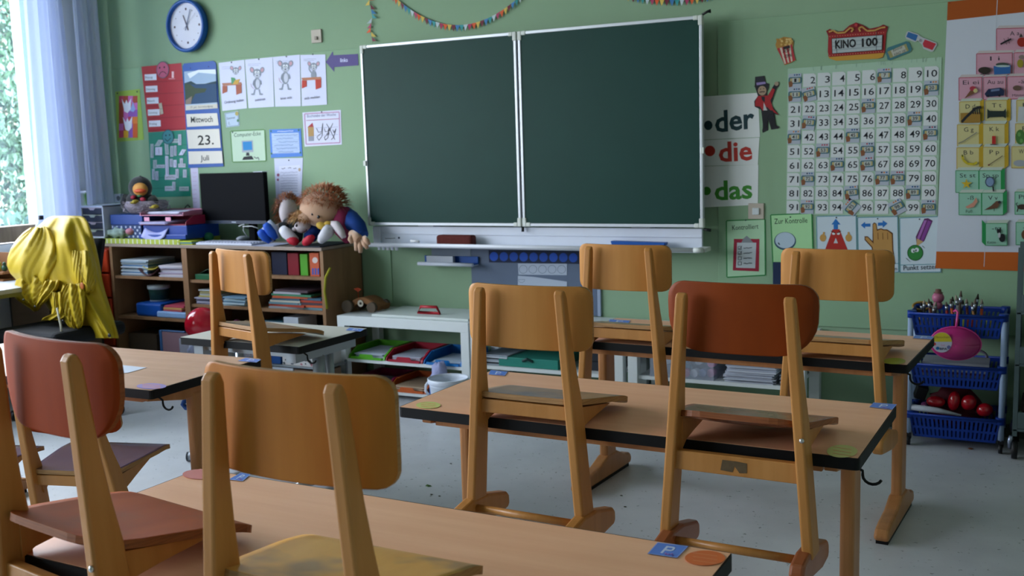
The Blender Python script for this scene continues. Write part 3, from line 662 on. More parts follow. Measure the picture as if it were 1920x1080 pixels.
# garlands
FC = ['#d95a2c', '#d3b455', '#6c1f33', '#3a78b0', '#2f8f95', '#b6c4cc', '#a8385e']
def garland(name, label, path, start, size=1.0, y=-.012, n0=0):
    g = thing(name, label, 'garland', tuple(AT(path[0][0], path[0][1], 1, y)))
    P = [AT(u, v, 1, y) for u, v in path]
    MB().m(mat('string', '#9aa39a', .8)).tube(P, .0007, 4).build('string', g)
    # walk along the path
    L = [0]
    for a, b in zip(P, P[1:]): L.append(L[-1]+(b-a).length)
    s_ = .01; k = n0; pitch = .0262*size
    while s_ < L[-1]-.02:
        i = max(j for j in range(len(L)) if L[j] <= s_); t = (s_-L[i])/(L[i+1]-L[i]); a = P[i].lerp(P[i+1], t); dr = (P[i+1]-P[i]).normalized()
        dn = Vector((-.05, 0, -1)) if start == 'swag' else Vector((random.choice([-1, 1])*.8, 0, -.4)).normalized()
        hw_, hh = .0148*size, .035*size; tw = random.uniform(-.006, .006)
        c = a+dr*hw_
        MB().m(mat('pennant_'+str(k % 7), FC[k % 7], .6)).prism([(-1, 0), (1, 0), (0, 1)], lambda p, q: c+dr*hw_*p+dn*hh*q+Vector((0, tw*q, 0)), lambda p, q: c+dr*hw_*p+dn*hh*q+Vector((0, tw*q-.0012, 0))).build('pennant', g)
        s_ += pitch; k += 1
    return g
def para(pts, n=26):
    (x0, y0), (xm, ym), (x1, y1) = pts; out = []
    for i in range(n+1):
        t = i/n; x = x0+(x1-x0)*t
        out.append((x, y0*(x-xm)*(x-x1)/((x0-xm)*(x0-x1))+ym*(x-x0)*(x-x1)/((xm-x0)*(xm-x1))+y1*(x-x0)*(x-xm)/((x1-x0)*(x1-xm))))
    return out
garland('pennant_garland', 'swag of small coloured paper pennants above the chalkboard', para([(700, -48), (852, 47), (1012, -46)], 30), 'swag')
garland('pennant_garland', 'end of a pennant string hanging down at the left top chalkboard corner', [(694, -48), (693, 0), (698, 30), (695, 55), (699, 82)], 'hang', n0=3)
garland('pennant_garland', 'pennant string just peeping in at the top edge of the photo', para([(1120, -30), (1252, -2), (1385, -28)], 20), 'swag', n0=2)

# der / die / das
for (q, tx, a, b, hh, col, bu, rr) in (([(1318, 181), (1421, 174), (1425, 257), (1318, 262)], 'der', (1341, 248), (1415, 239), 41, '#1d3b42', (1328, 235), (8, 9)),
                                       ([(1317, 263), (1424, 258), (1421, 309), (1317, 311)], 'die', (1348, 303), (1411, 299), 38, '#b0352c', (1331, 283), (10, 10)),
                                       ([(1317, 312), (1422, 309), (1421, 384), (1317, 389)], 'das', (1340, 375), (1411, 371), 37, '#3b8430', (1325, 358), (8, 8))):
    d = Draw(val=-.0098); d.base(q, '#d6dbdb', rough=.25); d.ell(bu[0], bu[1], rr[0], rr[1], col, 20); d.text(tx, a, b, hh*.95, col, bold=.025)
    d.done('article_card', 'white sheet with the handwritten word %s and a dot' % tx, 'card', 'der die das sheets'); d.pin(1376, 187)
d = Draw(val=-.0098); xs_, zs_ = WP(1418, 396, -.01)
sw = MB().m(mat('beige_plastic', '#b5ab9f', .5)); sw.cbox((xs_, -.012, zs_), (.078, .010, .078)); sw.m(mat('switch_white', '#c8cfd2', .3)).cbox((xs_, -.021, zs_), (.034, .008, .034))
tag(sw.build('light_switch', bevel=.003), 'beige light switch with a white rocker below the das sheet', 'switch')

# ringmaster cut-out
d = Draw(val=-.0115); d.base([(1416, 144), (1433, 142), (1436, 155), (1442, 158), (1441, 165), (1438, 172), (1438, 183), (1442, 184), (1447, 166), (1452, 158), (1460, 153), (1461, 160), (1456, 166), (1451, 180), (1446, 196), (1453, 206), (1461, 216), (1452, 214), (1455, 235), (1462, 238), (1459, 241), (1446, 243), (1440, 222), (1440, 244), (1430, 249), (1429, 244), (1431, 238), (1427, 206), (1415, 200), (1414, 190), (1421, 180), (1418, 170), (1415, 162)], '#26262b')
d.poly([(1417, 145), (1432, 143), (1434, 155), (1418, 157)], '#2b2d36'); d.poly([(1418, 155), (1435, 153), (1436, 159), (1419, 161)], '#8c7cae'); d.poly([(1414, 161), (1441, 156), (1440, 161), (1417, 166)], '#22232b')
d.ell(1429, 170, 8, 9, '#a08a72'); d.line([(1424, 173), (1429, 172), (1434, 172)], 1.8, '#33262a'); d.ell(1426, 167, 1, 1.2, '#26262b', 6); d.ell(1432, 166, 1, 1.2, '#26262b', 6)
d.poly([(1421, 180), (1440, 179), (1445, 190), (1450, 205), (1460, 215), (1446, 208), (1438, 200), (1432, 210), (1425, 200), (1416, 199), (1416, 190)], '#a0262c')
d.poly([(1438, 182), (1448, 165), (1453, 168), (1448, 182), (1442, 192)], '#a0262c'); d.poly([(1448, 165), (1451, 160), (1455, 163), (1453, 168)], '#24242a'); d.ell(1456, 157, 4, 4, '#9a8a76')
d.poly([(1427, 181), (1434, 181), (1434, 192), (1429, 188)], '#26262e'); d.poly([(1432, 192), (1437, 203), (1441, 212), (1431, 210)], '#b9b9ba'); d.poly([(1431, 207), (1449, 207), (1455, 236), (1446, 239), (1440, 216), (1438, 240), (1430, 241)], '#1f2025')
d.done('ringmaster_figure', 'cut-out of a circus ringmaster in red coat and top hat', 'cut-out')
# popcorn
d = Draw(val=-.0115); d.base([(1454, 84), (1457, 74), (1470, 69), (1484, 71), (1488, 80), (1486, 92), (1492, 113), (1480, 119), (1471, 122), (1464, 105), (1457, 93)], '#a87c3c')
d.poly([(1457, 91), (1485, 83), (1491, 113), (1471, 121)], '#a8343a'); 
for k in range(3): d.poly([(1462+8*k, 90-2*k), (1466+8*k, 89-2*k), (1474+6*k, 119-2.2*k), (1471+6*k, 120-2.2*k)], '#c9b9a8')
for k in range(26): d.ell(random.uniform(1457, 1485), random.uniform(73, 84), 2.4, 2.2, random.choice(['#c29a55', '#a8813c', '#d0b070']), 7)
d.poly([(1468, 88), (1480, 85), (1481, 90), (1469, 93)], '#2b2528'); d.text('POP', (1468, 100), (1481, 97), 6, '#2d2326'); d.text('CORN', (1470, 109), (1484, 106), 6, '#2d2326')
d.done('popcorn_figure', 'cut-out of a red and white popcorn bag left of the KINO sign', 'cut-out')
# KINO sign
d = Draw(val=-.0115); d.base([(1549, 58), (1556, 54), (1565, 60), (1581, 58), (1592, 48), (1605, 42), (1618, 47), (1630, 54), (1648, 50), (1656, 46), (1665, 50), (1662, 62), (1659, 98), (1655, 108), (1646, 110), (1568, 114), (1556, 110), (1552, 98), (1553, 68)], '#7f2226')
d.poly([(1553, 107), (1658, 99), (1655, 107), (1646, 110), (1568, 114), (1556, 110)], '#b98a35'); d.poly([(1553, 66), (1661, 58), (1659, 98), (1553, 106)], '#96282a')
for k in range(22): d.ell(1556+k*4.8, 68.5-k*.36, .7, .7, '#c9a080', 6); d.ell(1556+k*4.8, 104-k*.36, .7, .7, '#c9a080', 6)
d.poly([(1559, 72), (1655, 65), (1654, 94), (1560, 101)], '#2e2a2c'); d.poly([(1560, 73), (1654, 66), (1653, 93), (1561, 100)], '#a3adaf')
for k in range(3): d.line([(1560, 80+7*k), (1654, 73+7*k)], .7, '#6f7a7c')
d.line([(1568, 66), (1569, 100)], .9, '#42484a'); d.line([(1643, 60), (1643, 94)], .9, '#42484a')
d.line([(1554, 60), (1562, 57), (1570, 62), (1584, 61), (1594, 52), (1600, 54), (1596, 60)], 3, '#b98a4a'); d.line([(1660, 51), (1652, 52), (1640, 57), (1626, 58), (1616, 50), (1610, 53), (1613, 59)], 3, '#b98a4a'); d.ell(1605, 47, 3, 3, '#b0343a')
d.text('KINO', (1566, 91), (1605, 88), 15, '#1f1f22', bold=.03); d.text('100', (1616, 87.5), (1646, 85), 15, '#1f1f22', bold=.03)
d.done('cinema_sign', 'red and gold cut-out cinema sign reading KINO 100', 'sign')
# ticket + glasses
d = Draw(val=-.0115); d.base([(1660, 98), (1664, 90), (1668, 88), (1700, 77), (1705, 80), (1707, 85), (1710, 92), (1706, 98), (1669, 113), (1664, 112), (1663, 106)], '#3f6f78', rough=.4)
d.poly([(1664, 97), (1699, 82), (1704, 95), (1669, 109)], '#8f8a5a'); d.poly([(1670, 95), (1695, 85), (1700, 96), (1675, 106)], '#a9aa9e'); d.text('Eintritt', (1675, 97), (1692, 90), 4.5, '#2e2f30'); d.text('KINO 100', (1677, 105), (1698, 97), 5, '#2e2f30')
d.done('ticket_figure', 'blue-green paper cinema ticket right of the KINO sign', 'cut-out')
d = Draw(val=-.0112); d.base([(1697, 68), (1700, 60), (1703, 58), (1722, 64), (1725, 68), (1732, 71), (1756, 80), (1757, 84), (1750, 96), (1745, 97), (1731, 91), (1729, 84), (1721, 76), (1716, 79), (1699, 73)], '#a9aeb2')
d.poly([(1699, 69), (1703, 60), (1721, 66), (1717, 77)], '#2d5f96'); d.poly([(1730, 82), (1734, 74), (1755, 82), (1748, 94), (1732, 88)], '#ab2f3c'); d.text('3D', (1723, 77), (1728, 79), 4.5, '#26282c', lean=-.3)
d.done('paper_glasses', 'cut-out of red and blue three-dimensional cinema glasses', 'cut-out')

# hundred chart
d = Draw(val=-.0098); d.base([(1477, 129), (1766, 107), (1757, 405), (1474, 402)], '#9dbaa4', .0008, .3)
for k in range(30): u = random.uniform(1480, 1760); d.line([(u, 128-(u-1477)*.077), (u+random.uniform(-2, 2), 136-(u-1477)*.077)], .6, random.choice(['#a9bdb0', '#7f9a8a']))
d.done('hundred_chart', 'clear pocket chart with ten rows of number cards', 'wall chart')
tl, tr_, bl, br = AT(1479, 139, 1, 0), AT(1763, 122, 1, 0), AT(1474.5, 400.5, 1, 0), AT(1756.5, 402, 1, 0)
ticket = {1, 7, 11, 12, 20, 26, 32, 39, 41, 45, 50, 53, 56, 64, 66, 72, 77, 78, 85, 89, 92, 95, 98, 100}
tilt_c = {12: .22, 32: -.12, 95: .9, 98: .5, 66: .05, 85: .1}
dots = ['#26324a', '#a3303a', '#c07a2c', '#2c5c8a']
for n_ in range(1, 101):
    r, c = (n_-1)//10, (n_-1) % 10
    def cell(a, b, y):
        s_, t_ = (c+a)/10, (r+b)/10; p = tl.lerp(tr_, s_).lerp(bl.lerp(br, s_), t_); return Vector((p.x, y, p.z))
    if n_ in ticket:
        m_ = MB(); an = tilt_c.get(n_, 0); ca, sa = math.cos(an), math.sin(an)
        def tp_(a, b, y):
            a2, b2 = a-.5, b-.5; return cell(.5+a2*ca+b2*sa, .5-a2*sa+b2*ca, y)
        y0 = -.0135 if an else -.012
        m_.m(paint('#a3abb8')).prism([(.03, .0), (.93, .0), (.93, 1.0), (.03, 1.0)], lambda a, b: tp_(a, b, y0+.0008), lambda a, b: tp_(a, b, y0))
        for k in range(3): m_.m(paint(random.choice(dots))).add([tp_(.45+.16*k+.06*math.cos(q), .1+.06*math.sin(q), y0-.0003) for q in [PI*i/3 for i in range(6)]], [tuple(range(6))])
        m_.m(paint('#3f6672')).add([tp_(*q, y0-.0004) for q in rrect(.92, .48, .12, 3, .49, .48)], [tuple(range(16))][0:0] or [tuple(range(len(rrect(.92, .48, .12, 3))))])
        m_.m(paint('#a99d6a')).add([tp_(*q, y0-.0006) for q in ((.14, .33), (.84, .33), (.84, .62), (.14, .62))], [(0, 1, 2, 3)])
        m_.m(paint('#a8ada8')).add([tp_(*q, y0-.0007) for q in ((.28, .31), (.74, .31), (.74, .64), (.28, .64))], [(0, 1, 2, 3)])
        m_.m(paint('#7a4f34')).add([tp_(*q, y0-.0008) for q in ((.02, .58), (.22, .5), (.34, .66), (.3, .9), (.08, .95))], [(0, 1, 2, 3, 4)])
        V, F, x0, x1, ya, yb = text_mesh(str(n_), .01); wt = .16*len(str(n_))
        m_.m(paint('#22262c')).add([tp_(.51-wt/2+(x-x0)/max(1e-6, x1-x0)*wt, .60-(yy-ya)/(yb-ya)*.25, y0-.0011) for x, yy in V], F)
        lb = 'small ticket card with number %d and a hand in the hundred chart' % n_
    else:
        m_ = MB(); y0 = -.0112
        m_.m(paint('#c3c9cb')).prism([(.05, .06), (.78, .06), (.93, .2), (.93, .98), (.05, .98)], lambda a, b: cell(a, b, y0+.0006), lambda a, b: cell(a, b, y0))
        V, F, x0, x1, ya, yb = text_mesh(str(n_), .006); wt = .31*len(str(n_))+.02; off = .72 if len(str(n_)) == 1 else .52
        m_.m(paint('#23272e')).add([cell(off-wt/2+(x-x0)/max(1e-6, x1-x0)*wt, .76-(yy-ya)/(yb-ya)*.47, y0-.0005) for x, yy in V], F)
        lb = 'white card with the number %d in the hundred chart' % n_
    tag(m_.build('number_card'), lb, 'card', 'number cards of the hundred chart')

# posters below the chart
d = Draw(val=-.0105); q = [(1361, 413), (1435, 410), (1436, 517), (1362, 521)]; d.base(q, '#a6cba8', .002, .18); d.frame([(1362, 414), (1434, 411), (1435, 516), (1363, 520)], 2, '#1f7a3c')
d.text('Kontrolliert', (1373, 431.5), (1422, 428.5), 9, '#20262a'); d.poly([(1376, 448), (1424, 448), (1423, 509), (1374, 507)], '#94263c'); d.poly([(1382, 455), (1418, 455), (1416, 503), (1380, 502)], '#b4bcc2')
d.poly([(1390, 455), (1394, 447), (1400, 442), (1406, 447), (1412, 455)], '#7f868c')
for k in range(4):
    v = 465+k*9.6; d.frame([(1384, v-3), (1390, v-3), (1390, v+3), (1384, v+3)], .9, '#33373c'); d.scrib(1394, 1410, v, '#26282c', 1.2, .9)
    if k < 2: d.line([(1385, v), (1387, v+2), (1391, v-4)], .9, '#26282c')
d.pin(1398, 413); d.done('checked_poster', 'green-framed sign Kontrolliert with a red clipboard', 'sign')
d = Draw(val=-.0112); q = [(1444, 402), (1523, 399), (1526, 508), (1449, 513)]; d.base(q, '#a0cf9b', .002, .25); d.frame([(1445, 403), (1522, 400), (1525, 507), (1450, 512)], 2, '#1f7a3c')
d.text('Zur Kontrolle', (1452, 420), (1514, 417.5), 10, '#20262a'); d.ell(1472, 452, 20.5, 17, '#2f4a62', 28); d.ell(1472, 450.5, 18.5, 15, '#a9bccb', 28); d.line([(1459, 455), (1462, 459)], 2, '#26303a'); d.line([(1485, 466), (1505, 486)], 5, '#33424f'); d.pin(1482, 407)
d.done('check_poster', 'green sign Zur Kontrolle with a magnifying glass, behind a chair back', 'sign')
for i, (q, tl_) in enumerate((([(1530, 405), (1606, 403), (1608, 510), (1532, 512)], 'A'), ([(1607, 407), (1684, 405), (1686, 511), (1609, 512)], 'H'), ([(1686, 408), (1762, 405), (1765, 511), (1687, 512)], 'P'))):
    d = Draw(val=-.0105-.0003*i); d.base(q, '#bccad4', .0015, .3); x0, y0 = q[0]; d.frame([(x0+1, y0+1), (q[1][0]-1, q[1][1]+1), (q[2][0]-1, q[2][1]-1), (q[3][0]+1, q[3][1]-1)], 1.5, '#4f8a96'); d.line([(x0+1, y0+89), (q[2][0], y0+87)], 1.2, '#4f8a96')
    if tl_ == 'A':
        d.poly([(1567, 410), (1576, 421), (1571, 421), (1571, 431), (1563, 431), (1563, 421), (1559, 421)], '#2468b0'); d.poly([(1561, 430), (1574, 430), (1590, 470), (1593, 490), (1576, 490), (1573, 478), (1560, 478), (1556, 490), (1541, 490), (1547, 468)], '#a32a24')
        d.poly([(1567, 446), (1571, 456), (1563, 456)], '#b4bcc2'); d.ell(1563, 438, 3, 2.4, '#c9cfd0'); d.ell(1572, 438, 3, 2.4, '#c9cfd0'); d.line([(1558, 433), (1566, 437)], 1.4, '#2a1416'); d.line([(1577, 433), (1570, 437)], 1.4, '#2a1416')
        d.ell(1543, 446, 6, 7, '#b58a4a'); d.line([(1544, 442), (1545, 435)], 3.5, '#b58a4a'); d.ell(1591, 446, 6, 7, '#b58a4a'); d.line([(1591, 442), (1591, 435)], 3.5, '#b58a4a')
        nm, lb = 'letter_poster', 'poster with an angry red letter A and a blue arrow up'
    if tl_ == 'H':
        d.poly([(1614, 422), (1622, 416), (1622, 419.5), (1632, 419), (1632, 425), (1622, 425), (1622, 429)], '#2468b0'); d.poly([(1664, 419), (1655, 413), (1655, 417), (1646, 417.5), (1646, 423.5), (1655, 423), (1655, 427)], '#2468b0')
        d.poly([(1636, 420), (1639, 417), (1643, 419), (1645, 430), (1652, 428), (1657, 430), (1663, 430), (1668, 433), (1674, 437), (1675, 468), (1679, 495), (1640, 495), (1634, 464), (1621, 450), (1621, 443), (1627, 443), (1636, 452)], '#5a3418')
        d.poly([(1637, 421), (1639.5, 419), (1642, 420), (1644, 433), (1652, 430), (1656, 432), (1662, 432), (1667, 435), (1672, 439), (1673, 468), (1677, 494), (1642, 494), (1636, 463), (1623, 449), (1623, 445), (1627, 445), (1638, 457)], '#ac8248')
        for u in (1646, 1655, 1664): d.line([(u, 436), (u+.5, 449)], 1, '#5a3418')
        d.text('n', (1678, 507), (1682, 507), 7, '#2c3440'); nm, lb = 'hand_poster', 'poster with a raised index finger between two blue arrows'
    if tl_ == 'P':
        d.poly([(1733, 410), (1740, 409), (1749, 414), (1733, 452), (1719, 462), (1717, 444)], '#5a2f5c'); d.poly([(1733, 413), (1738, 413), (1723, 450), (1720, 446)], '#9a62a6'); d.poly([(1740, 413), (1746, 416), (1731, 452), (1726, 450)], '#7a3f88'); d.poly([(1719, 447), (1731, 453), (1718, 463)], '#b59466')
        d.ell(1716, 474, 15, 15, '#1d4a26', 28); d.ell(1716, 474, 13.6, 13.6, '#2f7a3a', 28); d.ell(1712, 470, 4, 4.2, '#c4cdd0'); d.ell(1719, 468.5, 4, 4.2, '#c4cdd0'); d.ell(1713.5, 471, 1.4, 2, '#181c1e', 8); d.ell(1717.5, 469.5, 1.4, 2, '#181c1e', 8)
        d.line([(1729, 461), (1734, 465)], .8, '#33373c'); d.line([(1699, 484), (1706, 491)], .8, '#33373c')
        d.text('Punkt setzen', (1694, 507), (1758, 504), 9.5, '#2c3440'); nm, lb = 'pencil_poster', 'poster Punkt setzen with a purple pencil on a green dot'
    d.pin((q[0][0]+q[1][0])/2, y0+3); d.done(nm, lb, 'poster')
# alphabet poster (continues past the right edge of the photo)
d = Draw(val=-.0125); d.base([(1777, 3.5), (2056, -26), (2030, 512), (1754, 503)], '#bac0cc', .0015, .35)
d.poly([(1777, 3.5), (2056, -26), (2055, 8), (1775.5, 38.5)], '#9a4a14'); d.poly([(1755.5, 471.5), (2032, 474), (2030, 512), (1754, 503)], '#b0571c')
d.line([(1870, 0), (1845, 500)], 1.2, '#b5bac4'); d.ell(1781, 5.5, 2, 2, '#8a3a12', 8)
P1, Y1, GR = ('#bb8e9e', '#9a2440'), ('#b5ae7c', '#a88a20'), ('#84b09c', '#1f7f44')
def tile(u0, v0, u1, v1, pal, tx, side=0):
    sl = -.03 if v0 < 200 else 0
    if side: d.poly([(u1, v0+sl*40), (u1+7*side, v0-5), (u1+7*side, v1-6), (u1, v1)], pal[1])
    d.poly([(u0, v0), (u0+5, v0-6), (u1+5*max(side, 1), v0-7), (u1, v0+sl*(u1-u0))], '#b3a9a9' if pal is P1 else '#a9b4a9')
    d.poly([(u0, v0), (u1, v0+sl*(u1-u0)), (u1, v1+sl*(u1-u0)), (u0, v1)], pal[0]); d.frame([(u0, v0), (u1, v0+sl*(u1-u0)), (u1, v1+sl*(u1-u0)), (u0, v1)], 1.2, pal[1])
    w_ = 6*len(tx); m0 = (u0+u1)/2-w_/2+1; d.text(tx, (m0, v0+13+sl*10), (m0+w_, v0+12.5+sl*20), 8, '#2a2c34')
tile(1868.5, 54, 1935, 97, P1, 'A a'); tile(1831, 101, 1898, 142, P1, 'I i'); tile(1901, 99, 1966, 141, P1, 'O o')
tile(1798, 146, 1841, 188, P1, 'Ei ei'); tile(1844, 145, 1886, 187, P1, 'Au au'); tile(1889, 144, 1946, 186, P1, '-\u00e4u')
tile(1799, 191, 1838, 231, Y1, 'D d', 1); tile(1848, 189, 1888, 230, Y1, 'T t', 1); tile(1906, 188, 1946, 229, Y1, 'L l', 1)
tile(1795, 234, 1836, 274, Y1, 'G g', 1); tile(1843, 233, 1884, 273, Y1, 'K k', 1); tile(1904, 232, 1946, 272, Y1, 'R r', 1)
tile(1794, 277, 1836, 317, Y1, 'B b', 1); tile(1843, 276, 1884, 316, Y1, 'P p', 1); tile(1897, 275, 1940, 315, Y1, 'W w', 1)
tile(1792, 320, 1835, 361, GR, 'St st'); tile(1836, 320, 1877, 361, GR, 'Sp sp', 1)
tile(1798, 362, 1840, 403, GR, '-\u00df'); tile(1841, 362, 1881, 403, GR, 'V v', 1); tile(1903, 360, 1946, 402, GR, 'Pf pf', 1)
d.poly([(1841, 412), (1848, 419), (1848, 461), (1841, 454)], '#1f7f44'); tile(1848, 419, 1888, 460, GR, '-tz'); tile(1905, 417, 1948, 459, GR, '-ck', 1)
K = '#17181c'
d.line([(1876, 83), (1885, 78), (1896, 73)], 3.2, K); d.line([(1882, 72), (1888, 84)], .8, K); d.line([(1890, 70), (1893, 82)], .8, K); d.ell(1916, 79, 9, 9, '#8f2216'); d.poly([(1911, 70), (1914, 62), (1918, 69)], '#33362e')
d.ell(1846, 132, 12, 6.5, '#2a241e'); d.line([(1838, 139), (1855, 139)], 1.4, K); d.poly([(1863, 124), (1895, 122), (1894, 138), (1864, 140)], '#2a5a94'); d.ell(1879, 121, 12, 3.6, '#34423a'); d.ell(1880, 124, 14, 2, '#9fb0b0')
d.ell(1913, 119, 6, 8, '#8a7e24'); d.ell(1916, 107, 6, 4, '#7a6a64'); d.poly([(1808, 185), (1822, 166), (1829, 174)], '#6a4630'); d.ell(1824, 166, 6, 4.5, '#9c3040'); d.ell(1829, 170, 4, 4, '#b5aa74')
d.poly([(1846, 176), (1853, 167), (1876, 164), (1883, 170), (1882, 179), (1850, 182)], '#1a2644'); d.ell(1853, 180, 2.4, 2.4, K, 10); d.ell(1874, 179, 2.4, 2.4, K, 10); d.poly([(1858, 168), (1874, 166), (1874, 170), (1858, 172)], '#5c6c8c')
d.ell(1907, 165, 8, 5, '#5a463a'); d.text('M\u00e4use', (1898, 181), (1920, 180), 4.5, '#26282c'); d.poly([(1801, 212), (1838, 210), (1838, 230), (1801, 231)], '#8a6a2c'); d.line([(1803, 229), (1812, 219), (1822, 210), (1830, 202), (1840, 201)], 5, '#1c2024')
for k in range(4): d.line([(1824+4*k, 203), (1825+4*k, 214)], 2.2, '#15181c')
d.poly([(1851, 204), (1856, 208), (1882, 208), (1886, 203), (1886, 222), (1881, 219), (1856, 220), (1851, 223)], '#1e2a28'); d.poly([(1910, 200), (1946, 200), (1946, 226), (1908, 226)], '#a9adb0'); d.line([(1797, 269), (1806, 265), (1832, 248)], 1.6, '#6a6c66')
d.rect(1860, 255, 1867, 270, '#a32420'); d.line([(1863.5, 254), (1863, 250)], 1, '#c9b060'); d.line([(1857, 271), (1869, 271)], 1.8, '#4a4648'); d.ell(1913, 257, 9, 14, '#3f6a32'); d.ell(1911, 252, 3, 4, '#5a8a48'); d.ell(1915, 264, 3, 4, '#5a8a48')
d.line([(1804, 291), (1806, 300), (1814, 307), (1826, 308), (1832, 304)], 4.5, '#b0a022'); d.line([(1804, 290), (1805, 294)], 2, '#3a4a1e'); d.line([(1853, 310), (1880, 292)], 1.3, '#4a3a30'); d.ell(1854, 309.5, 2, 1.6, '#6a2a24', 8); d.ell(1912, 306, 12, 6, '#8b9298')
for k in range(5): a = -PI/2+k*2*PI/5; d.poly([(1812+11*math.cos(a), 345+10*math.sin(a)), (1812+4*math.cos(a+.63), 345+4*math.sin(a+.63)), (1812, 345), (1812+4*math.cos(a-.63), 345+4*math.sin(a-.63))], '#b59a24')
d.ell(1856, 341, 9, 10, '#3c4a5c'); d.ell(1856, 341, 7, 8, '#6f86a4'); d.line([(1862, 350), (1863, 359)], 3, '#2a2c30'); d.poly([(1810, 388), (1824, 380), (1830, 370), (1833, 378), (1826, 388), (1814, 391)], '#b5806c'); d.text('Fu\u00df', (1811, 399), (1823, 398.5), 5.5, '#24402c')
d.poly([(1845, 394), (1858, 386), (1868, 377), (1874, 377), (1876, 380), (1870, 390), (1858, 392)], '#5a3c2c'); d.line([(1864, 391), (1864, 396)], 1, K); d.ell(1874, 379, 3, 2.6, '#26282c'); d.ell(1917, 388, 10, 5, '#3a2a24'); d.line([(1909, 390), (1907, 397)], 2, '#2a1e1a'); d.line([(1924, 390), (1926, 397)], 2, '#2a1e1a'); d.line([(1908, 387), (1905, 382), (1908, 380)], 1.5, K)
d.ell(1879, 446, 6, 8, K); d.ell(1873, 434, 4, 4, K); d.poly([(1869, 432), (1870, 427), (1873, 431)], K); d.poly([(1874, 431), (1877, 427), (1877, 433)], K); d.ell(1873.5, 441, 2.4, 5, '#a9adb0'); d.text('Katze', (1851, 457), (1867, 456.5), 5, '#26342c')
d.ell(1924, 440, 9, 10, '#5a3c24'); d.rect(1914, 481, 1940, 497, '#a3241e'); d.text('C', (1916, 494), (1923, 494), 9, '#c9c9c9', bold=.03)
d.done('alphabet_poster', 'large letter poster with orange bands and picture cubes at the right', 'poster')
# ---------------------------------------------------------------- chalkboard
random.seed(21)
green = mat('chalkboard_green', '#103832', .5, var=.12, scale=4, spec=.3); alu = mat('aluminium', '#c3c8cf', .35, .35, var=.03); capm = mat('cap_plastic', '#ccd1cc', .45); wht = mat('white_metal', '#cfd5e2', .4)
cb = thing('chalkboard', 'wide dark green double chalkboard with a white chalk tray', 'chalkboard', (1.0, 0, .84))
Z0, Z1 = .9583, 1.979
for x0, x1 in ((0.0, .994), (1.006, 2.0)):
    MB().m(green).box(x0+.012, x1-.012, -.146, -.125, Z0+.012, Z1-.012).build('board_panel', cb)
    fr = MB().m(alu)
    fr.box(x0, x0+.014, -.15, -.122, Z0, Z1).box(x1-.014, x1, -.15, -.122, Z0, Z1).box(x0+.014, x1-.014, -.15, -.122, Z0, Z0+.016).box(x0+.014, x1-.014, -.15, -.122, Z1-.016, Z1)
    fo = fr.build('frame', cb, bevel=.002)
    for cx_ in (x0, x1):
        for cz_ in (Z0, Z1):
            s1, s2 = (1 if cx_ == x0 else -1), (1 if cz_ == Z0 else -1); c = MB().m(capm)
            a, b = sorted((cx_-.002*s1, cx_+.02*s1)); e, f_ = sorted((cz_-.002*s2, cz_+.045*s2)); c.box(a, b, -.153, -.12, e, f_)
            a, b = sorted((cx_+.02*s1, cx_+.045*s1)); e, f_ = sorted((cz_-.002*s2, cz_+.02*s2)); c.box(a, b, -.153, -.12, e, f_)
            c.build('corner_cap', cb, bevel=.004)
bk = MB().m(mat('board_back', '#2c3a38', .6)); bk.box(.01, 1.992, -.119, -.104, Z0+.005, Z1-.005); bk.build('rear_panel', cb)
for x in (.35, 1.65): MB().m(alu).box(x-.05, x+.05, -.084, -.009, .9, 1.9).build('pylon', cb)
MB().m(mat('hinge_black', '#14181a', .5)).tube([(1.995, -.13, Z1+.004), (2.02, -.125, Z1+.018), (2.035, -.12, Z1+.02)], [.006, .006, .010], 8).tube([(1.995, -.12, Z0-.01), (2.03, -.12, Z0-.016)], [.006, .008], 8).tube([(1.0, -.14, Z0-.004), (1.0, -.14, Z0-.03)], .008, 8).build('hinge', cb)
for x, z in ((.0, 1.30), (2.0, 1.32)): MB().m(capm).box(x-.01, x+.008, -.158, -.146, z, z+.03).build('latch', cb, bevel=.002)
tr = MB().m(wht); tr.box(.03, 1.985, -.118, -.10, .845, .95); tr.box(.03, 1.985, -.124, -.118, .905, .912); tr.box(.02, .07, -.135, -.118, .85, .95)
tr.box(.03, 2.0, -.215, -.10, .838, .846); tro = sub_w(tr.build('chalk_tray', cb, bevel=.002), cb)
MB().m(mat('tray_rail', '#d5d9e2', .25)).tube([(.0, -.222, .853), (2.0, -.222, .853)], .011, 12).build('rail', tro)
MB().m(capm).tube([(-.012, -.222, .853), (.02, -.222, .853)], .0125, 12).tube([(1.975, -.222, .853), (2.02, -.222, .853)], .0125, 12).box(1.99, 2.03, -.21, -.12, .842, .862).build('end_cap', tro)
d = Draw(1, -.1185); d.scrib(722, 741, 447, '#59616e', 1.1, .6, 0); d.ell(748, 446, 2, 2.2, '#3a4254', 8); o = d.done('printed_mark', None, None, parent=tro)
br_ = MB().m(wht)
for i in range(5): x = .07+.03*i; br_.tube([(x, -.15, .838), (x, -.15, .815)], [.012, .009], 8)
br_.build('hook_row', tro)
sp = MB().m(mat('sponge', '#5b2520', .9, var=.25, scale=60, bump=.8)); a, b = AT(820, 458, 1, -.19), AT(886, 458, 1, -.19)
sp.box(a.x, b.x, -.205, -.14, .8475, .8475+.062); tag(sp.build('sponge', bevel=.014, seg=3), 'brownish red sponge lying on the chalk tray', 'sponge')
a, b = AT(1150, 454, 1, -.17), AT(1255, 456, 1, -.17)
bs = MB().m(mat('blue_plastic', '#1450a0', .35)); bs.prism([(a.x, .875), (a.x+.03, .8475), (b.x-.06, .8475), (b.x-.015, .872), (b.x-.012, .885), (a.x-.005, .89)], lambda x, z: (x, -.20, z), lambda x, z: (x, -.15, z))
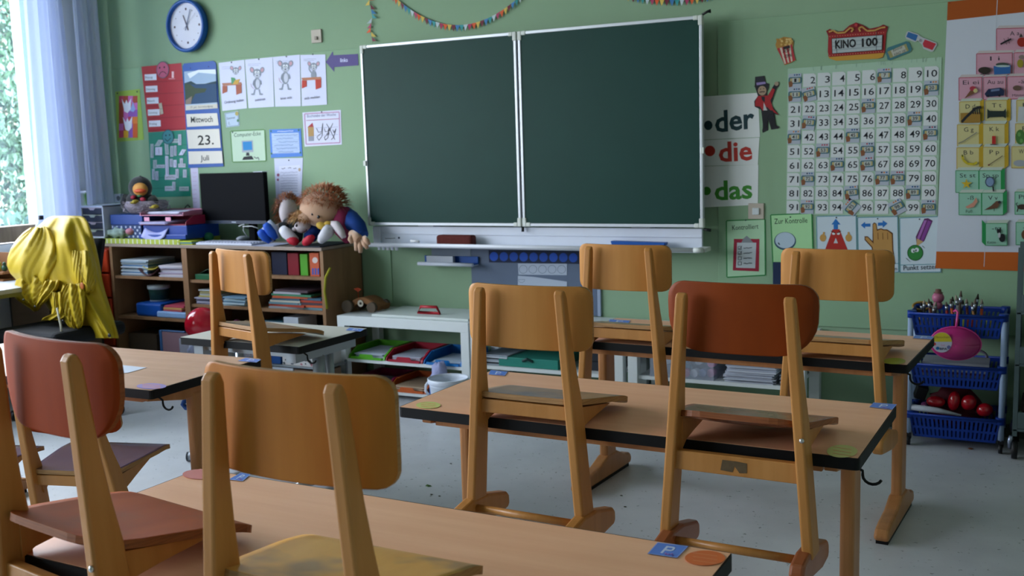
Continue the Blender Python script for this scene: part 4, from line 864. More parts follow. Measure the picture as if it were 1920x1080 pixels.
tag(bs.build('chalk_box', bevel=.003), 'long blue plastic tray standing on the right end of the chalk tray', 'tray')
tag(MB().m(mat('chalk', '#e6e6e8', .9)).tube([AT(770, 452, 1, -.2)+Vector((0, 0, -.0)), AT(786, 453, 1, -.2)], .007, 8).build('chalk_stick'), 'short piece of white chalk on the left end of the chalk tray', 'chalk')
# pinned things under the board
mb_ = MB().m(mat('magnet_grey', '#55647c', .45)); mb_.box(.60, 1.372, -.014, -.0005, .465, .835).m(mat('panel_edge', '#8f9cb4', .4)).box(1.372, 1.392, -.0145, -.0005, .465, .835)
tag(mb_.build('magnetic_panel', bevel=.002), 'grey-blue magnetic panel on the wall below the chalkboard', 'panel')
d = Draw(1, -.0165); d.base([(916, 469), (1086, 470), (1086, 495), (917, 492)], '#182440', .003)
for k in range(9): d.ell(926+18.6*k, 481+.28*k, 8, 8.6, '#1c4aa8' if k % 3 else '#2050b4', 20)
d.done('dot_strip', 'dark magnetic strip with a row of blue dots under the chalk tray', 'strip')
d = Draw(1, -.0165); d.base([(971, 494), (1063, 494.5), (1063, 516), (972, 515)], '#a9b4c6', .002)
for k in range(5): d.frame([(981+18*k+7.5*math.cos(q), 505+7.5*math.sin(q)) for q in [2*PI*i/18 for i in range(18)]], .8, '#6b7688')
d.done('circle_card', 'pale card with five outlined circles on the magnetic panel', 'card')
d = Draw(1, -.0165); d.base([(971, 517), (1000, 519), (1063, 528), (1063, 545), (971, 545)], '#a9b4c6', .002); d.frame([(978+6*math.cos(q), 524+6*math.sin(q)) for q in [PI*i/9 for i in range(10)]], .7, '#6b7688')
d.done('circle_card', 'second pale card below the five-circle card, half hidden by a chair back', 'card')
rk = thing('wall_rack', 'small white rail rack on the wall below the left half of the chalkboard', 'rack', (.47, 0, .73)); 
MB().m(wht).tube([(.30, -.1, .735), (.66, -.1, .735)], .011, 12).build('rail', rk); MB().m(wht).box(.31, .65, -.1, -.009, .725, .731).build('shelf', rk)
tag(MB().m(mat('blue_plastic', '#1450a0', .35)).box(.30, .655, -.08, -.02, .7315, .737).box(.30, .655, -.03, -.02, .737, .775).build('tray', bevel=.002), 'flat blue tray on the small wall rack', 'tray')
a = AT(801, 483, 1, -.06); b = AT(851, 494, 1, -.06); tag(MB().m(mat('paper_white', '#c6ccd6', .7)).box(a.x, b.x, -.07, -.045, .7375, .778).build('chalk_carton', bevel=.002), 'white chalk carton on the small wall rack', 'box')
d = Draw(1, -.0098); d.base([(809, 459), (882, 460), (882, 483), (809, 481)], '#8d9aac'); d.scrib(820, 870, 468, '#7a8798', .7, .6); d.done('grey_sheet', 'grey sheet pinned on the wall behind the small rack', 'paper')
tag(MB().m(mat('navy_plastic', '#1c2c4c', .4)).box(2.315, 2.36, -.03, -.01, .60, .78).build('navy_folder', bevel=.002), 'narrow dark blue folder standing against the wall behind a chair back', 'folder')

# ---------------------------------------------------------------- white shelf units
wl = mat('white_laminate', '#cdd3d4', .4, var=.02)
def unit(name, label, x0, x1, zt, shelves, left=True):
    t = thing(name, label, 'shelf', ((x0+x1)/2, -.2, 0), group='low white shelf units along the wall')
    MB().m(wl).box(x0, x1, -.40, -.015, zt-.055, zt).build('top', t, bevel=.002)
    for x in (x0, x1-.05):
        for y in (-.40, -.065): MB().m(wl).box(x, x+.05, y, y+.05, 0, zt-.055).build('leg', t, bevel=.002)
    for z in shelves: MB().m(wl).box(x0+.05, x1-.05, -.385, -.03, z-.018, z).build('shelf', t)
    return t
unit('shelf_unit', 'low white shelf unit with coloured letter trays', -.07, .79, .462, (.215, .045))
unit('shelf_unit', 'low white shelf unit holding a turquoise folder box, behind the middle chairs', .80, 1.665, .462, (.235, .045))
unit('shelf_unit', 'low white shelf unit with a box of glue pots and a paper stack', 1.69, 2.55, .462, (.245, .045))
lid = MB().m(mat('lid_white', '#c9d0ce', .35)).box(.15, .775, -.37, -.05, .4625, .476); DBO = thing('drawing_board', 'flat white board with a red handle lying on the left white shelf unit', 'board', (.4, -.2, .4625)); lid.build('panel', DBO, bevel=.002)
hd = MB().m(mat('red_plastic', '#a3202c', .35)); a, b = AT(784, 591, 1, -.28), AT(825, 591, 1, -.28)
hd.tube([(a.x, -.28, .484), (a.x+.02, -.28, .516), (b.x-.02, -.28, .518), (b.x, -.28, .484)], .0085, 8, closed=True); hd.build('handle', DBO)['label'] = 'red handle'
def tray(x0, x1, z, col, label, paper='#b9bfca', h=.06):
    t = thing('letter_tray', label, 'tray', ((x0+x1)/2, -.22, z+.0005), group='coloured letter trays')
    m = mat('tray_plastic', col, .35); b = MB().m(m); z0 = z+.0005; y0, y1 = -.395, -.09
    b.box(x0+.012, x1-.012, y0+.01, y1, z0, z0+.004)
    for xs0, xs1 in ((x0, x0+.016), (x1-.016, x1)):
        b.prism([(y0+.01, z0), (y1, z0), (y1, z0+h), (y0+.10, z0+h), (y0+.02, z0+.02)], lambda y, zz: (xs0, y, zz), lambda y, zz: (xs0+.004 if xs0 == x0 else xs1-.004, y, zz))
        b.box(xs0, xs1, y0+.10, y1, z0+h-.004, z0+h)
    b.box(x0, x1, y1-.004, y1, z0, z0+h)
    b.prism([(x0+.02, z0), (x1-.02, z0), (x1-.02, z0+.014), ((x0+x1)/2+.05, z0+.014), ((x0+x1)/2+.04, z0+.03), ((x0+x1)/2-.04, z0+.03), ((x0+x1)/2-.05, z0+.014), (x0+.02, z0+.014)], lambda x, zz: (x, y0+.006, zz), lambda x, zz: (x, y0+.01, zz))
    b.build('tray_body', t)
    return t
def sheets(name, label, x0, x1, y0, y1, z, n, col, rot=0, cat='papers', th=.0035, group=None, jit=.008):
    m_ = MB()
    for i in range(n):
        dx, dy, a = random.uniform(-jit, jit), random.uniform(-jit, jit), rot+random.uniform(-.05, .05)
        c = col[i % len(col)] if isinstance(col, list) else col
        m_.m(mat('paper_'+c, c, .75, var=.05)).cbox(((x0+x1)/2+dx, (y0+y1)/2+dy, z+th*(i+.5)), (x1-x0-.01, y1-y0-.01, th*.93), (0, 0, a))
    return tag(m_.build(name), label, cat, group)
TR = [(-.015, .235, .215, '#4f9a24', 'green letter tray with papers on the left white shelf'), (.24, .485, .215, '#99182e', 'red letter tray on the left white shelf, between green and blue'), (.49, .735, .215, '#1468ac', 'blue letter tray with a sheet on the left white shelf'),
      (.0, .245, .045, '#7f1440', 'crimson letter tray on the bottom board of the left white shelf'), (.25, .50, .045, '#b0501c', 'orange letter tray with booklets on the bottom board')]
for x0, x1, z, c, l in TR: tray(x0, x1, z, c, l)
sheets('paper_pile', 'white papers inside the green letter tray', .01, .215, -.36, -.12, .221, 7, '#aab3c0'); sheets('paper_pile', 'pale papers inside the red letter tray', .265, .46, -.36, -.12, .221, 6, ['#b3aebc', '#9fa6b4'])
sheets('paper_pile', 'single white sheets inside the blue letter tray', .515, .71, -.35, -.13, .221, 3, '#aab8c6'); sheets('paper_pile', 'dim papers inside the crimson letter tray', .025, .22, -.36, -.12, .051, 5, '#7f8494')
sheets('paper_pile', 'tan and red booklets inside the orange letter tray', .275, .475, -.37, -.12, .051, 7, ['#a08a72', '#8c4a3c', '#b3a590'])
bt = thing('bucket', 'white plastic bucket with a handle beside the low shelf', 'bucket', (.775, -.60, 0))
bm = mat('bucket_white', '#c9d0dc', .35); MB().m(bm).lathe([(0, .002), (.082, .002), (.084, .01), (.098, .175), (.106, .18), (.108, .205), (.102, .207), (.100, .19), (.08, .02), (0, .012)], (.775, -.60, 0), 28).build('body', bt)
MB().m(bm).tube([(.775-.108+.0, -.60+0, .19), (.775-.125, -.62, .16), (.775-.128, -.62, .13), (.775-.115, -.61, .105)], .007, 8).build('handle', bt)
tag(MB().m(mat('crumpled', '#8f94b8', .8, bump=.6)).ell((.62, -.43, .145), (.06, .035, .10), nu=12, nv=8, fn=lambda p: 1+.25*math.sin(9*p.x+4*p.z)*math.cos(7*p.y)).build('crumpled_bag'), 'crumpled lilac plastic bag behind the white bucket', 'bag')
tag(MB().m(mat('blue_plastic', '#1450a0', .35)).box(.53, .60, -.40, -.25, .0455, .095).build('blue_box', bevel=.004), 'small blue box beside the orange tray and the bucket', 'box')
# second unit
tq = MB().m(mat('turquoise', '#2f8577', .3, alpha=.85)); a, b = AT(937, 690, 1, -.36), AT(1048, 690, 1, -.36)
tq.box(a.x, b.x, -.37, -.1, .2355, .285).m(mat('dark_grip', '#14302f', .5)).tube([((a.x+b.x)/2-.03, -.372, .27), ((a.x+b.x)/2, -.38, .285), ((a.x+b.x)/2+.03, -.372, .27)], .008, 8)
tag(tq.build('folder_box', bevel=.006), 'turquoise plastic folder box on the middle white shelf', 'box')
sheets('magazine_pile', 'grey and black magazines beside the turquoise folder box', .86, 1.02, -.37, -.1, .2355, 7, ['#8f97a3', '#2a2d33', '#b0b6c0'], th=.008)
sheets('dark_case', 'dark case standing on the middle white shelf behind the back desk', 1.42, 1.6, -.33, -.1, .2355, 3, ['#23272f'], th=.05)
# third unit
bx = thing('storage_box', 'clear plastic box of pink and white glue pots on the right white shelf', 'box', (1.99, -.27, .2455))
MB().m(mat('clear_plastic', '#b5bfd0', .15, alpha=.28)).box(1.80, 2.12, -.385, -.384, .2455, .37).box(1.80, 1.801, -.385, -.14, .2455, .37).box(2.119, 2.12, -.385, -.14, .2455, .37).box(1.80, 2.12, -.385, -.14, .2455, .249).box(1.80, 2.12, -.141, -.14, .2455, .37).build('box_body', bx)
PC = ['#d05a86', '#bcc4cc', '#c98a9c', '#4f9aae', '#a3304c', '#c4c8d2', '#7f88b0', '#d07aa0']
for i in range(16):
    x, y, z = 1.83+.037*(i % 8), random.uniform(-.355, -.2), .27+.045*(i//8)
    o = MB().m(mat('pot_'+str(i % 8), PC[i % 8], .4)); k = random.uniform(-.8, .8); o.cyl((x, y-.018, z), (x+k*.012, y+.02, z), .0195, 14)
    tag(o.build('glue_pot'), 'round capped glue pot lying in the clear plastic box', 'pot', 'glue pots in the clear box')
sheets('paper_stack', 'thick stack of white paper on the right white shelf', 2.17, 2.41, -.385, -.1, .2455, 22, ['#b9bfcc', '#a9afbe', '#c3c8d4'], th=.0048, jit=.012)
sheets('paper_stack', 'small dark-edged paper stack at the right end of the white shelf', 2.425, 2.495, -.37, -.1, .2455, 8, ['#3c4048', '#8f97a5', '#a9afbe'], th=.006, jit=.002)
sheets('cloth_bundle', 'loose white and red cloth bits on the floor behind the right desk leg', 2.70, 2.85, -.25, -.1, .0, 5, ['#b3b9c0', '#8f3a34', '#b9bfc6'], th=.012, cat='cloth')

# ---------------------------------------------------------------- wooden shelf
ww = wood('shelf_wood', '#8f6b4c', '#7a5a3e', (1, 1, 8), 14, .5, .1); wt = wood('shelf_top', '#9a8a80', '#86776c', (10, 1, 1), 14, .4, .1); wb = wood('shelf_back_shaded', '#5a4434', '#4a382a', (1, 1, 8), 12, .7, 0)  # back panel in darker brown, the shade inside the bays put into its colour
ws = thing('wooden_shelf', 'long low brown wooden shelf unit with three bays of books', 'shelf', (-1.0, -.2, 0))
XS = [-1.86, -1.215, -.725, -.172]
MB().m(wt).box(-2.13, -.155, -.40, -.012, .828, .848).build('top', ws, bevel=.002)
for x in XS: MB().m(ww).box(x, x+.022, -.395, -.03, .0, .828).build('upright', ws)
MB().m(ww).box(-1.236, -1.2155, -.395, -.03, 0, .828).build('upright', ws)
MB().m(wb).box(-1.86, -.155, -.03, -.014, 0, .828).build('back', ws)
SH = [(XS[0]+.022, -1.236, (.64, .38)), (XS[1]+.022, XS[2], (.632, .48, .12)), (XS[2]+.022, XS[3], (.676, .477, .12))]
for a, b, zs in SH:
    for z in zs: MB().m(ww).box(a, b, -.385, -.03, z-.018, z).build('shelf', ws)
cl = MB().m(mat('gingham_cloth', '#a3b04a', .8)); cl.box(-2.125, -1.235, -.402, -.05, .8485, .879)
gm = mat('gingham_white', '#c9d0c0', .8)
for i in range(46):
    if i % 2: x = -2.12+i*.0192; cl.m(gm).box(x, x+.0088, -.4026, -.4018, .8495, .878)
tag(cl.build('tablecloth', bevel=.003), 'green and white checked cloth pad along the shelf top at the left', 'cloth')
# bay 1
sheets('exercise_books', 'pile of blue-white exercise books in the upper left bay', -1.80, -1.56, -.37, -.12, .6405, 12, ['#8fa3b4', '#b3bcc4', '#3f6a94', '#a9b3ba', '#7f8f98'], th=.0085)
sheets('exercise_books', 'white exercise books leaning right in the upper left bay', -1.46, -1.25, -.37, -.12, .6405, 8, ['#a9a9b8', '#b9b4bc', '#94869a'], th=.009)
o = MB().m(mat('booklet_dark', '#3a1c20', .6)); o.sheet(lambda u, v: (-1.63+.17*u, -.385+.1*v, .69-.045*math.sin(u*PI)+.02*v), 8, 3, .003); o.m(mat('booklet_yellow', '#a89a34', .6)); o.sheet(lambda u, v: (-1.60+.13*u, -.37+.12*v, .705-.02*math.sin(u*PI)+.004*v), 8, 3, .004); o.m(mat('booklet_dark', '#3a1c20', .6)).box(-1.56, -1.5, -.36, -.28, .6405, .655)
tag(o.build('open_booklet'), 'yellow and dark booklet sagging open between the exercise books', 'booklet')
pt = thing('plastic_tub', 'dark green tub with a white rim on the blue box in the left bay', 'tub', (-1.60, -.25, .466))
MB().m(mat('tub_green', '#24443c', .5, var=.4, scale=30)).lathe([(0, .466), (.058, .466), (.066, .55)], (-1.60, -.25, 0), 20).build('body', pt); MB().m(mat('tub_rim', '#a9b4bc', .4)).lathe([(.066, .545), (.072, .548), (.072, .57), (0, .572)], (-1.60, -.25, 0), 20).lathe([(0, .4655), (.060, .4658), (.060, .476)], (-1.60, -.25, 0), 20).build('lid', pt)
tag(MB().m(mat('blue_tub', '#12489a', .4)).box(-1.69, -1.47, -.37, -.12, .3805, .465).build('blue_box', bevel=.012), 'blue plastic box below the dark green tub', 'box')
tag(MB().m(mat('pale_blue_case', '#7f9fc8', .4)).box(-1.50, -1.25, -.38, -.1, .3805, .42).build('pale_case', bevel=.008), 'pale blue flat case beside the blue box', 'box')
sheets('picture_books', 'red and yellow picture books on the pale blue case', -1.46, -1.29, -.37, -.15, .421, 3, ['#a84a54', '#b58c50', '#a33c50'], th=.012, cat='books')
tag(MB().m(mat('cardboard', '#4f4034', .8)).box(-1.81, -1.56, -.34, -.1, .0, .26).build('carton', bevel=.004), 'brown carton at the bottom of the left bay', 'box')
tag(MB().m(mat('grey_slab', '#6c7474', .6)).prism([(-1.50, .0), (-1.47, .0), (-1.41, .24), (-1.44, .24)], lambda x, z: (x, -.36, z), lambda x, z: (x, -.16, z)).build('grey_board', bevel=.003), 'slanting grey board beside the brown carton', 'board')
fb = thing('folded_board', 'dusty pink board with a blue edge leaning at the shelf bottom', 'board', (-1.2, -.44, 0)); MB().m(mat('dusty_pink', '#7f626a', .7)).box(-1.37, -1.06, -.47, -.455, 0, .31).build('panel', fb); MB().m(mat('blue_edge', '#33557f', .4)).box(-1.395, -1.37, -.472, -.45, 0, .32).box(-1.37, -1.18, -.47, -.455, .31, .322).build('edge', fb, bevel=.006)
bl = thing('red_balloon', 'shiny red balloon between the shelf and the grey desk', 'balloon', (-.99, -.52, .28)); bc = AT(380, 608, 1, -.74)
bl.location = (bc.x, bc.y, bc.z-.105); ROOTM[bl.name] = Matrix.Translation(bl.location)
MB().m(mat('balloon_red', '#c4122e', .15, coat=.4)).ell(bc, (.10, .10, .098), nu=28, nv=18).build('skin', bl); MB().m(mat('balloon_red', '#c4122e', .15, coat=.4)).tube([bc+Vector((0, 0, -.096)), bc+Vector((0, 0, -.106))], [.006, .011], 8).build('knot', bl)
tag(MB().m(mat('white_cable', '#b9bcc2', .5)).tube([bc+Vector((0, 0, -.106)), (bc.x+.02, bc.y+.02, .12), (bc.x-.03, bc.y, .004), (bc.x+.12, bc.y+.03, .004)], .0012, 5).build('balloon_string'), 'thin string hanging from the red balloon', 'string')
# bay 2
tag(MB().m(mat('green_case', '#1f5c3c', .4)).box(-1.16, -.96, -.37, -.12, .6325, .665).m(mat('green_dark', '#173f2a', .4)).sheet(lambda u, v: (-1.14+.17*u, -.35+.2*v, .667+.03*math.sin(u*PI)), 6, 2, .003).build('green_folder', bevel=.003), 'green plastic folder in the middle bay', 'folder')
sheets('magazines', 'yellow and grey magazines in the middle bay left of the chair', -1.15, -.97, -.37, -.12, .525, 5, ['#a89c58', '#a9b0b4', '#8f8a70'], th=.009); sheets('magazines', 'lilac-grey magazines under the yellow ones in the middle bay', -1.17, -.96, -.38, -.12, .4805, 5, ['#7f7f98', '#9a9aae', '#6a6a80'], th=.0085)
sheets('magazines', 'light blue papers in the middle bay seen between the chair uprights', -.94, -.75, -.38, -.12, .4805, 6, ['#8fa9b8', '#a9bcc4', '#6f8fa8'], th=.009)
JC = ['#7f4a5c', '#a9a3a8', '#2c5aa0', '#8c4a78', '#34506c', '#b0a080']
for i in range(9):
    x, z = -1.12+.043*i, .15+.03*(i % 3)
    tag(MB().m(mat('toy_'+str(i % 6), JC[i % 6], .5)).ell((x, -.28, z), (.03, .03, .03), nu=12, nv=8).build('toy_ball'), 'small coloured soft ball low in the middle bay', 'ball', 'soft balls in the middle bay')
for i in range(6):
    x = -.95+.04*i; tag(MB().m(mat('toy_'+str(i % 6), JC[(i+2) % 6], .5)).ell((x, -.3, .33+.02*(i % 2)), (.026, .03, .035), nu=12, nv=8).build('toy_figure'), 'small coloured toy in the open tub of the middle bay', 'toy', 'toys in the grey tub')
tag(MB().m(mat('grey_tub', '#6f7688', .5)).box(-1.0, -.74, -.37, -.2, .25, .31).build('grey_tub', bevel=.004), 'grey tub of toys in the middle bay', 'tub')
MB().m(ww).box(-1.19, -.73, -.385, -.03, .232, .249).build('shelf', ws)
# bay 3
for i, (a, b, c, l) in enumerate(((512, 541, '#141a34', 'navy binder standing in the right bay'), (542, 563, '#7a1424', 'dark red binder right of the navy one'), (565, 580, '#4f9a2c', 'green binder beside the dark red one'))):
    pa, pb = AT(a, 516, 1, -.34), AT(b, 516, 1, -.34); bi = MB().m(mat('binder_%d' % i, c, .4)).box(pa.x, pb.x-.004, -.345, -.08, .6765, .81-.004*i); tag(bi.build('ring_binder', bevel=.002), l, 'binder', 'binders in the right bay')
pa, pb = AT(581, 516, 1, -.37), AT(598, 516, 1, -.37); hb_ = thing('orange_box', 'orange cardboard house with a white round window', 'box', ((pa.x+pb.x)/2, -.2, .6765)); MB().m(mat('orange_card', '#b5502c', .6)).box(pa.x, pb.x, -.365, -.1, .6765, .812).build('box_body', hb_)
d = Draw(1, -.3655); d.ell(590.5, 488, 5, 5.6, '#c4b8b4', 16); d.done('round_window', None, None, parent=hb_); d = Draw(1, -.3655)
for u in (585, 590, 595): d.rect(u, 503, u+3, 515, '#2c4fa0')
d.done('printed_bars', None, None, parent=hb_)
BKS = ['#8f959c', '#a33c28', '#5a7f8c', '#b5b0a4', '#33566c', '#c05a34', '#3c7a5c', '#a9a9b4', '#4a3a44', '#9c8468']
for i in range(9):
    z = .4775+.0125*i; w_ = random.uniform(.20, .30); x = -.62+random.uniform(0, .03)+.006*i
    tag(MB().m(mat('bk_%d' % i, BKS[i % 10], .6)).cbox((x+w_/2, -.23, z+.006), (w_, .26, .0118), (0, 0, random.uniform(-.12, .12))).build('picture_book'), '%s book lying in the pile in the right bay' % ['grey', 'red', 'teal', 'cream', 'dark blue', 'orange', 'green', 'pale', 'plum'][i], 'book', 'pile of picture books')
for i in range(5):
    z = .4775+.014*i; tag(MB().m(mat('bk_%d' % (i+3), BKS[(i*3+2) % 10], .6)).cbox((-.29, -.23, z+.0066), (.19, .25, .013), (0, 0, random.uniform(-.1, .1))).build('picture_book'), '%s book in the right-hand pile of the right bay' % ['lowest', 'second lowest', 'middle', 'second highest', 'topmost'][i], 'book', 'pile of picture books')
tag(MB().m(mat('teal_box', '#164a5c', .4)).box(-.66, -.50, -.36, -.12, .1205, .40).build('teal_box', bevel=.006), 'dark teal box low in the right bay', 'box')
tag(MB().m(mat('paper_white', '#b9bfca', .7)).box(-.48, -.37, -.375, -.2, .1205, .43).build('white_carton', bevel=.003), 'white carton beside the dark teal box', 'box')
# boxes under the grey desk
fl = mat('flower_paper', '#b5b3b4', .6)
def floral(x0, x1, y0, y1, z0, z1, label):
    t = thing('floral_box', label, 'box', ((x0+x1)/2, (y0+y1)/2, z0)); m_ = MB().m(fl).box(x0, x1, y0, y1, z0, z1)
    for k in range(34):
        cx_, cz_ = random.uniform(x0+.012, x1-.012), random.uniform(z0+.008, z1-.01); r = random.uniform(.004, .012)
        m_.m(paint(random.choice(['#3a4444', '#5a5f6a', '#9c6470', '#4a5c4a', '#2c3038']))).add([(cx_+r*math.cos(q)*random.uniform(.4, 1.2), y0-.0006, cz_+r*math.sin(q)*random.uniform(.4, 1.2)) for q in [2*PI*i/7 for i in range(7)]], [tuple(range(7))])
    m_.build('box_body', t); MB().m(mat('box_lid', '#8f939a', .5)).box(x0-.004, x1+.004, y0-.004, y1+.002, z1+.0005, z1+.012).build('lid', t)
rk2 = thing('metal_rack', 'low grey metal rack of boxes under the grey-topped desk', 'rack', (-.55, -.53, 0)); gm_ = mat('rack_grey', '#7f868c', .4, .5)
for z in (.0, .118, .19): MB().m(gm_).box(-1.10, .0, -.625, -.415, z+.004, z+.012).build('shelf', rk2)
for x in (-1.10, -.012):
    for y in (-.625, -.428): MB().m(gm_).box(x, x+.012, y, y+.012, 0, .215).build('leg', rk2)
floral(-.305, -.03, -.61, -.43, .2025, .285, 'upper flower-printed box on the metal rack'); floral(-.31, -.03, -.61, -.43, .0125, .10, 'lower flower-printed box on the metal rack')
tag(MB().m(mat('blue_plastic', '#1450a0', .35)).box(-.40, -.325, -.61, -.43, .0125, .10).build('blue_box', bevel=.004), 'blue box beside the lower flower-printed box', 'box'); tag(MB().m(mat('blue_dark', '#12407c', .35)).box(-.385, -.32, -.61, -.43, .2025, .29).build('blue_box', bevel=.004), 'dark blue box beside the upper flower-printed box', 'box')
tag(MB().m(mat('paper_white', '#b9bfca', .7)).box(-.38, -.23, -.615, -.45, .1305, .186).build('white_carton', bevel=.002), 'white carton on the middle board of the metal rack', 'box'); tag(MB().m(mat('brown_card', '#7a6250', .8)).box(-.22, -.02, -.615, -.45, .1305, .18).build('brown_carton', bevel=.002), 'brown carton on the middle board of the metal rack', 'box')
cbx = thing('bead_box', 'clear box of pink and white beads on the metal rack', 'box', (-.57, -.52, .2025)); MB().m(mat('clear_plastic', '#b5bfd0', .15, alpha=.28)).box(-.76, -.40, -.612, -.611, .2025, .29).box(-.76, -.759, -.612, -.44, .2025, .29).box(-.401, -.40, -.612, -.44, .2025, .29).box(-.76, -.40, -.612, -.44, .2025, .205).build('box_body', cbx)
bd = MB()
for k in range(330):
    x, y, z = random.uniform(-.748, -.412), random.uniform(-.60, -.46), random.uniform(.215, .275); bd.m(mat('bead_%d' % (k % 5), ['#c9a9a8', '#b57a86', '#c4c4cc', '#a3544c', '#a38c9c'][k % 5], .4)).ell((x, y, z), .009, nu=6, nv=4)
tag(bd.build('beads'), 'pink and white craft beads in the clear box', 'beads', kind='stuff')
cb2 = thing('foil_tub', 'clear tub with shiny silver and lilac foil left of the chair on the grey desk', 'box', (-.96, -.54, .2025)); MB().m(mat('clear_plastic', '#b5bfd0', .15, alpha=.28)).box(-1.08, -.80, -.618, -.617, .2025, .31).box(-1.08, -1.079, -.618, -.46, .2025, .31).box(-.801, -.80, -.618, -.46, .2025, .31).box(-1.08, -.80, -.618, -.46, .2025, .2045).build('box_body', cb2); MB().m(mat('yellow_edge', '#b5a83c', .4)).box(-.799, -.785, -.618, -.46, .2025, .30).build('edge', cb2)
fo = MB()
for k in range(120): fo.m(mat('foil_%d' % (k % 4), ['#b0b8d0', '#8f9ac0', '#c4c9dc', '#7f7fa8'][k % 4], .3)).ell((random.uniform(-1.06, -.82), random.uniform(-.60, -.48), random.uniform(.22, .29)), random.uniform(.012, .018), nu=6, nv=4)
tag(fo.build('foil_scraps'), 'silver and lilac foil scraps in the clear tub', 'foil', kind='stuff')

# feather wand + craft car
tag(MB().m(mat('pipe_yellow', '#8f8a24', .9)).tube([(-.12, -.42, .5), (-.135, -.415, .6), (-.125, -.412, .68), (-.09, -.41, .735)], .0075, 7).build('feather_wand'), 'thin yellow fluffy wand leaning at the right end of the wooden shelf', 'wand')
car = thing('craft_car', 'brown cardboard toy car with big wheels on the white shelf', 'toy car', (.0, -.22, .4625)); o = AT(660, 580, 1, -.22); ox = .0
cm = mat('cardboard_car', '#7a5230', .75, var=.3, scale=30)
MB().m(cm).sheet(lambda u, v: (-.09+.22*u, -.27+.12*v, .505+.045*math.sin(PI*min(1, u*1.05))*(1 if u > .15 else u/.15)), 10, 4, .03).build('body', car)
for x in (-.075, .095):
    for y in (-.285, -.155): MB().m(mat('wheel_brown', '#4f4438', .8, var=.3)).cyl((x, y-.012, .4985), (x, y+.012, .4985), .036 if x < 0 else .030, 18).build('wheel', car)
MB().m(paint('#b5aea0')).cyl((.01, -.279, .517), (.01, -.274, .517), .02, 14).m(paint('#26221e')).cyl((.012, -.281, .517), (.012, -.278, .517), .008, 10).build('eye', car)
MB().m(mat('orange_flag', '#c04a28', .6)).box(-.045, -.0435, -.222, -.218, .535, .60).prism([(-.045, .60), (-.02, .59), (-.045, .575), (-.075, .592)], lambda x, z: (x, -.222, z), lambda x, z: (x, -.218, z)).build('flag', car)
# ---------------------------------------------------------------- on top of the wooden shelf
random.seed(33)
ZT = .879
dr = thing('drawer_organizer', 'white desktop organizer with four dark drawers', 'organizer', (-1.95, -.25, ZT+.001))
om = mat('organizer_white', '#c0c8da', .45); x0, x1 = -2.105, -1.895
b = MB().m(om).box(x0, x0+.012, -.39, -.08, ZT+.001, 1.09).box(x1-.012, x1, -.39, -.08, ZT+.001, 1.09).box(x0, x1, -.39, -.08, 1.078, 1.09).box(x0, x1, -.39, -.08, ZT+.001, ZT+.012).box(x0, x1, -.09, -.08, ZT+.001, 1.09); b.build('case', dr, bevel=.003)
for i in range(4):
    z = ZT+.014+.047*i; q = MB().m(mat('drawer_dark', '#222a3c', .5)).box(x0+.015, x1-.015, -.385, -.1, z, z+.040); dd = sub_w(q.build('drawer', dr, bevel=.002), dr)
    xm = (x0+x1)/2; MB().m(mat('drawer_lip', '#b5a8b4' if i % 2 else '#a9b0a0', .5)).box(x0+.014, x1-.014, -.388, -.384, z+.0405, z+.0445).prism([(xm-.03, z+.04), (xm+.03, z+.04), (xm+.015, z+.027), (xm-.015, z+.027)], lambda x, zz: (x, -.388, zz), lambda x, zz: (x, -.385, zz)).build('handle', dd)
# boxes, nest, bird
def onbox(name, label, u0, u1, y0, y1, z0, z1, col, **k):
    a, b_ = AT(u0, 420, 1, y0), AT(u1, 420, 1, y0); return tag(MB().m(mat(name, col, .5, **k)).box(a.x, b_.x, y0, y1, z0, z1).build(name, bevel=.004), label, 'box')
ck2 = thing('checked_box', 'blue and white checked box below the blue one under the nest', 'box', (-1.7, -.25, ZT+.001)); xa, xb = -1.86, -1.60
q = MB().m(mat('box_navy', '#243a66', .6)).box(xa, xb, -.36, -.12, ZT+.001, .965)
for i in range(13):
    for j in range(4):
        if (i+j) % 2: q.m(paint('#aab4cc')).box(xa+.02*i, xa+.02*i+.013, -.3606, -.36, ZT+.006+.02*j, ZT+.019+.02*j)
q.build('box_body', ck2)
tag(MB().m(mat('box_blue', '#1c3f86', .5)).box(-1.87, -1.585, -.36, -.1, .966, 1.03).build('blue_box', bevel=.004), 'dark blue lidded box carrying the nest', 'box')
ns = thing('nest', 'grey woolly nest with the plush bird', 'nest', (-1.66, -.25, 1.031)); nc = (-1.655, -.25, 1.085)
MB().m(mat('nest_wool', '#7f7884', .95, var=.2, bump=1.2)).lathe([(0, 1.031), (.11, 1.034), (.145, 1.07), (.15, 1.09), (.135, 1.115), (.11, 1.11), (.09, 1.08), (0, 1.075)], (-1.655, -.25, 0), 24, sy=.8).build('bowl', ns)
w_ = MB().m(mat('nest_fuzz', '#a39ca6', .9))
for k in range(260):
    a = random.uniform(0, 6.28); z = random.uniform(1.045, 1.11); r = .147; p = Vector((-1.655+r*math.cos(a), -.25+r*.8*math.sin(a), z)); q = p+Vector((math.cos(a+1.4)*.03, math.sin(a+1.4)*.03, random.uniform(-.01, .012))); w_.tube([p, (p+q)/2+Vector((math.cos(a)*.008, math.sin(a)*.008, 0)), q], .0011, 3)
w_.build('wool_strands', ns)
bd_ = thing('plush_bird', 'black plush bird with an orange beak sitting in the nest', 'plush toy', (-1.64, -.26, 1.10)); bm_ = mat('bird_black', '#17181d', .9, var=.2, sheen=.4)
B = lambda u, v, y=-.28: AT(u, v, 1, y)
h_ = MB().m(bm_); h_.ell(B(263, 378, -.25), (.10, .08, .075), nu=18, nv=12).ell(B(263, 352, -.27), (.078, .068, .074), nu=18, nv=12)
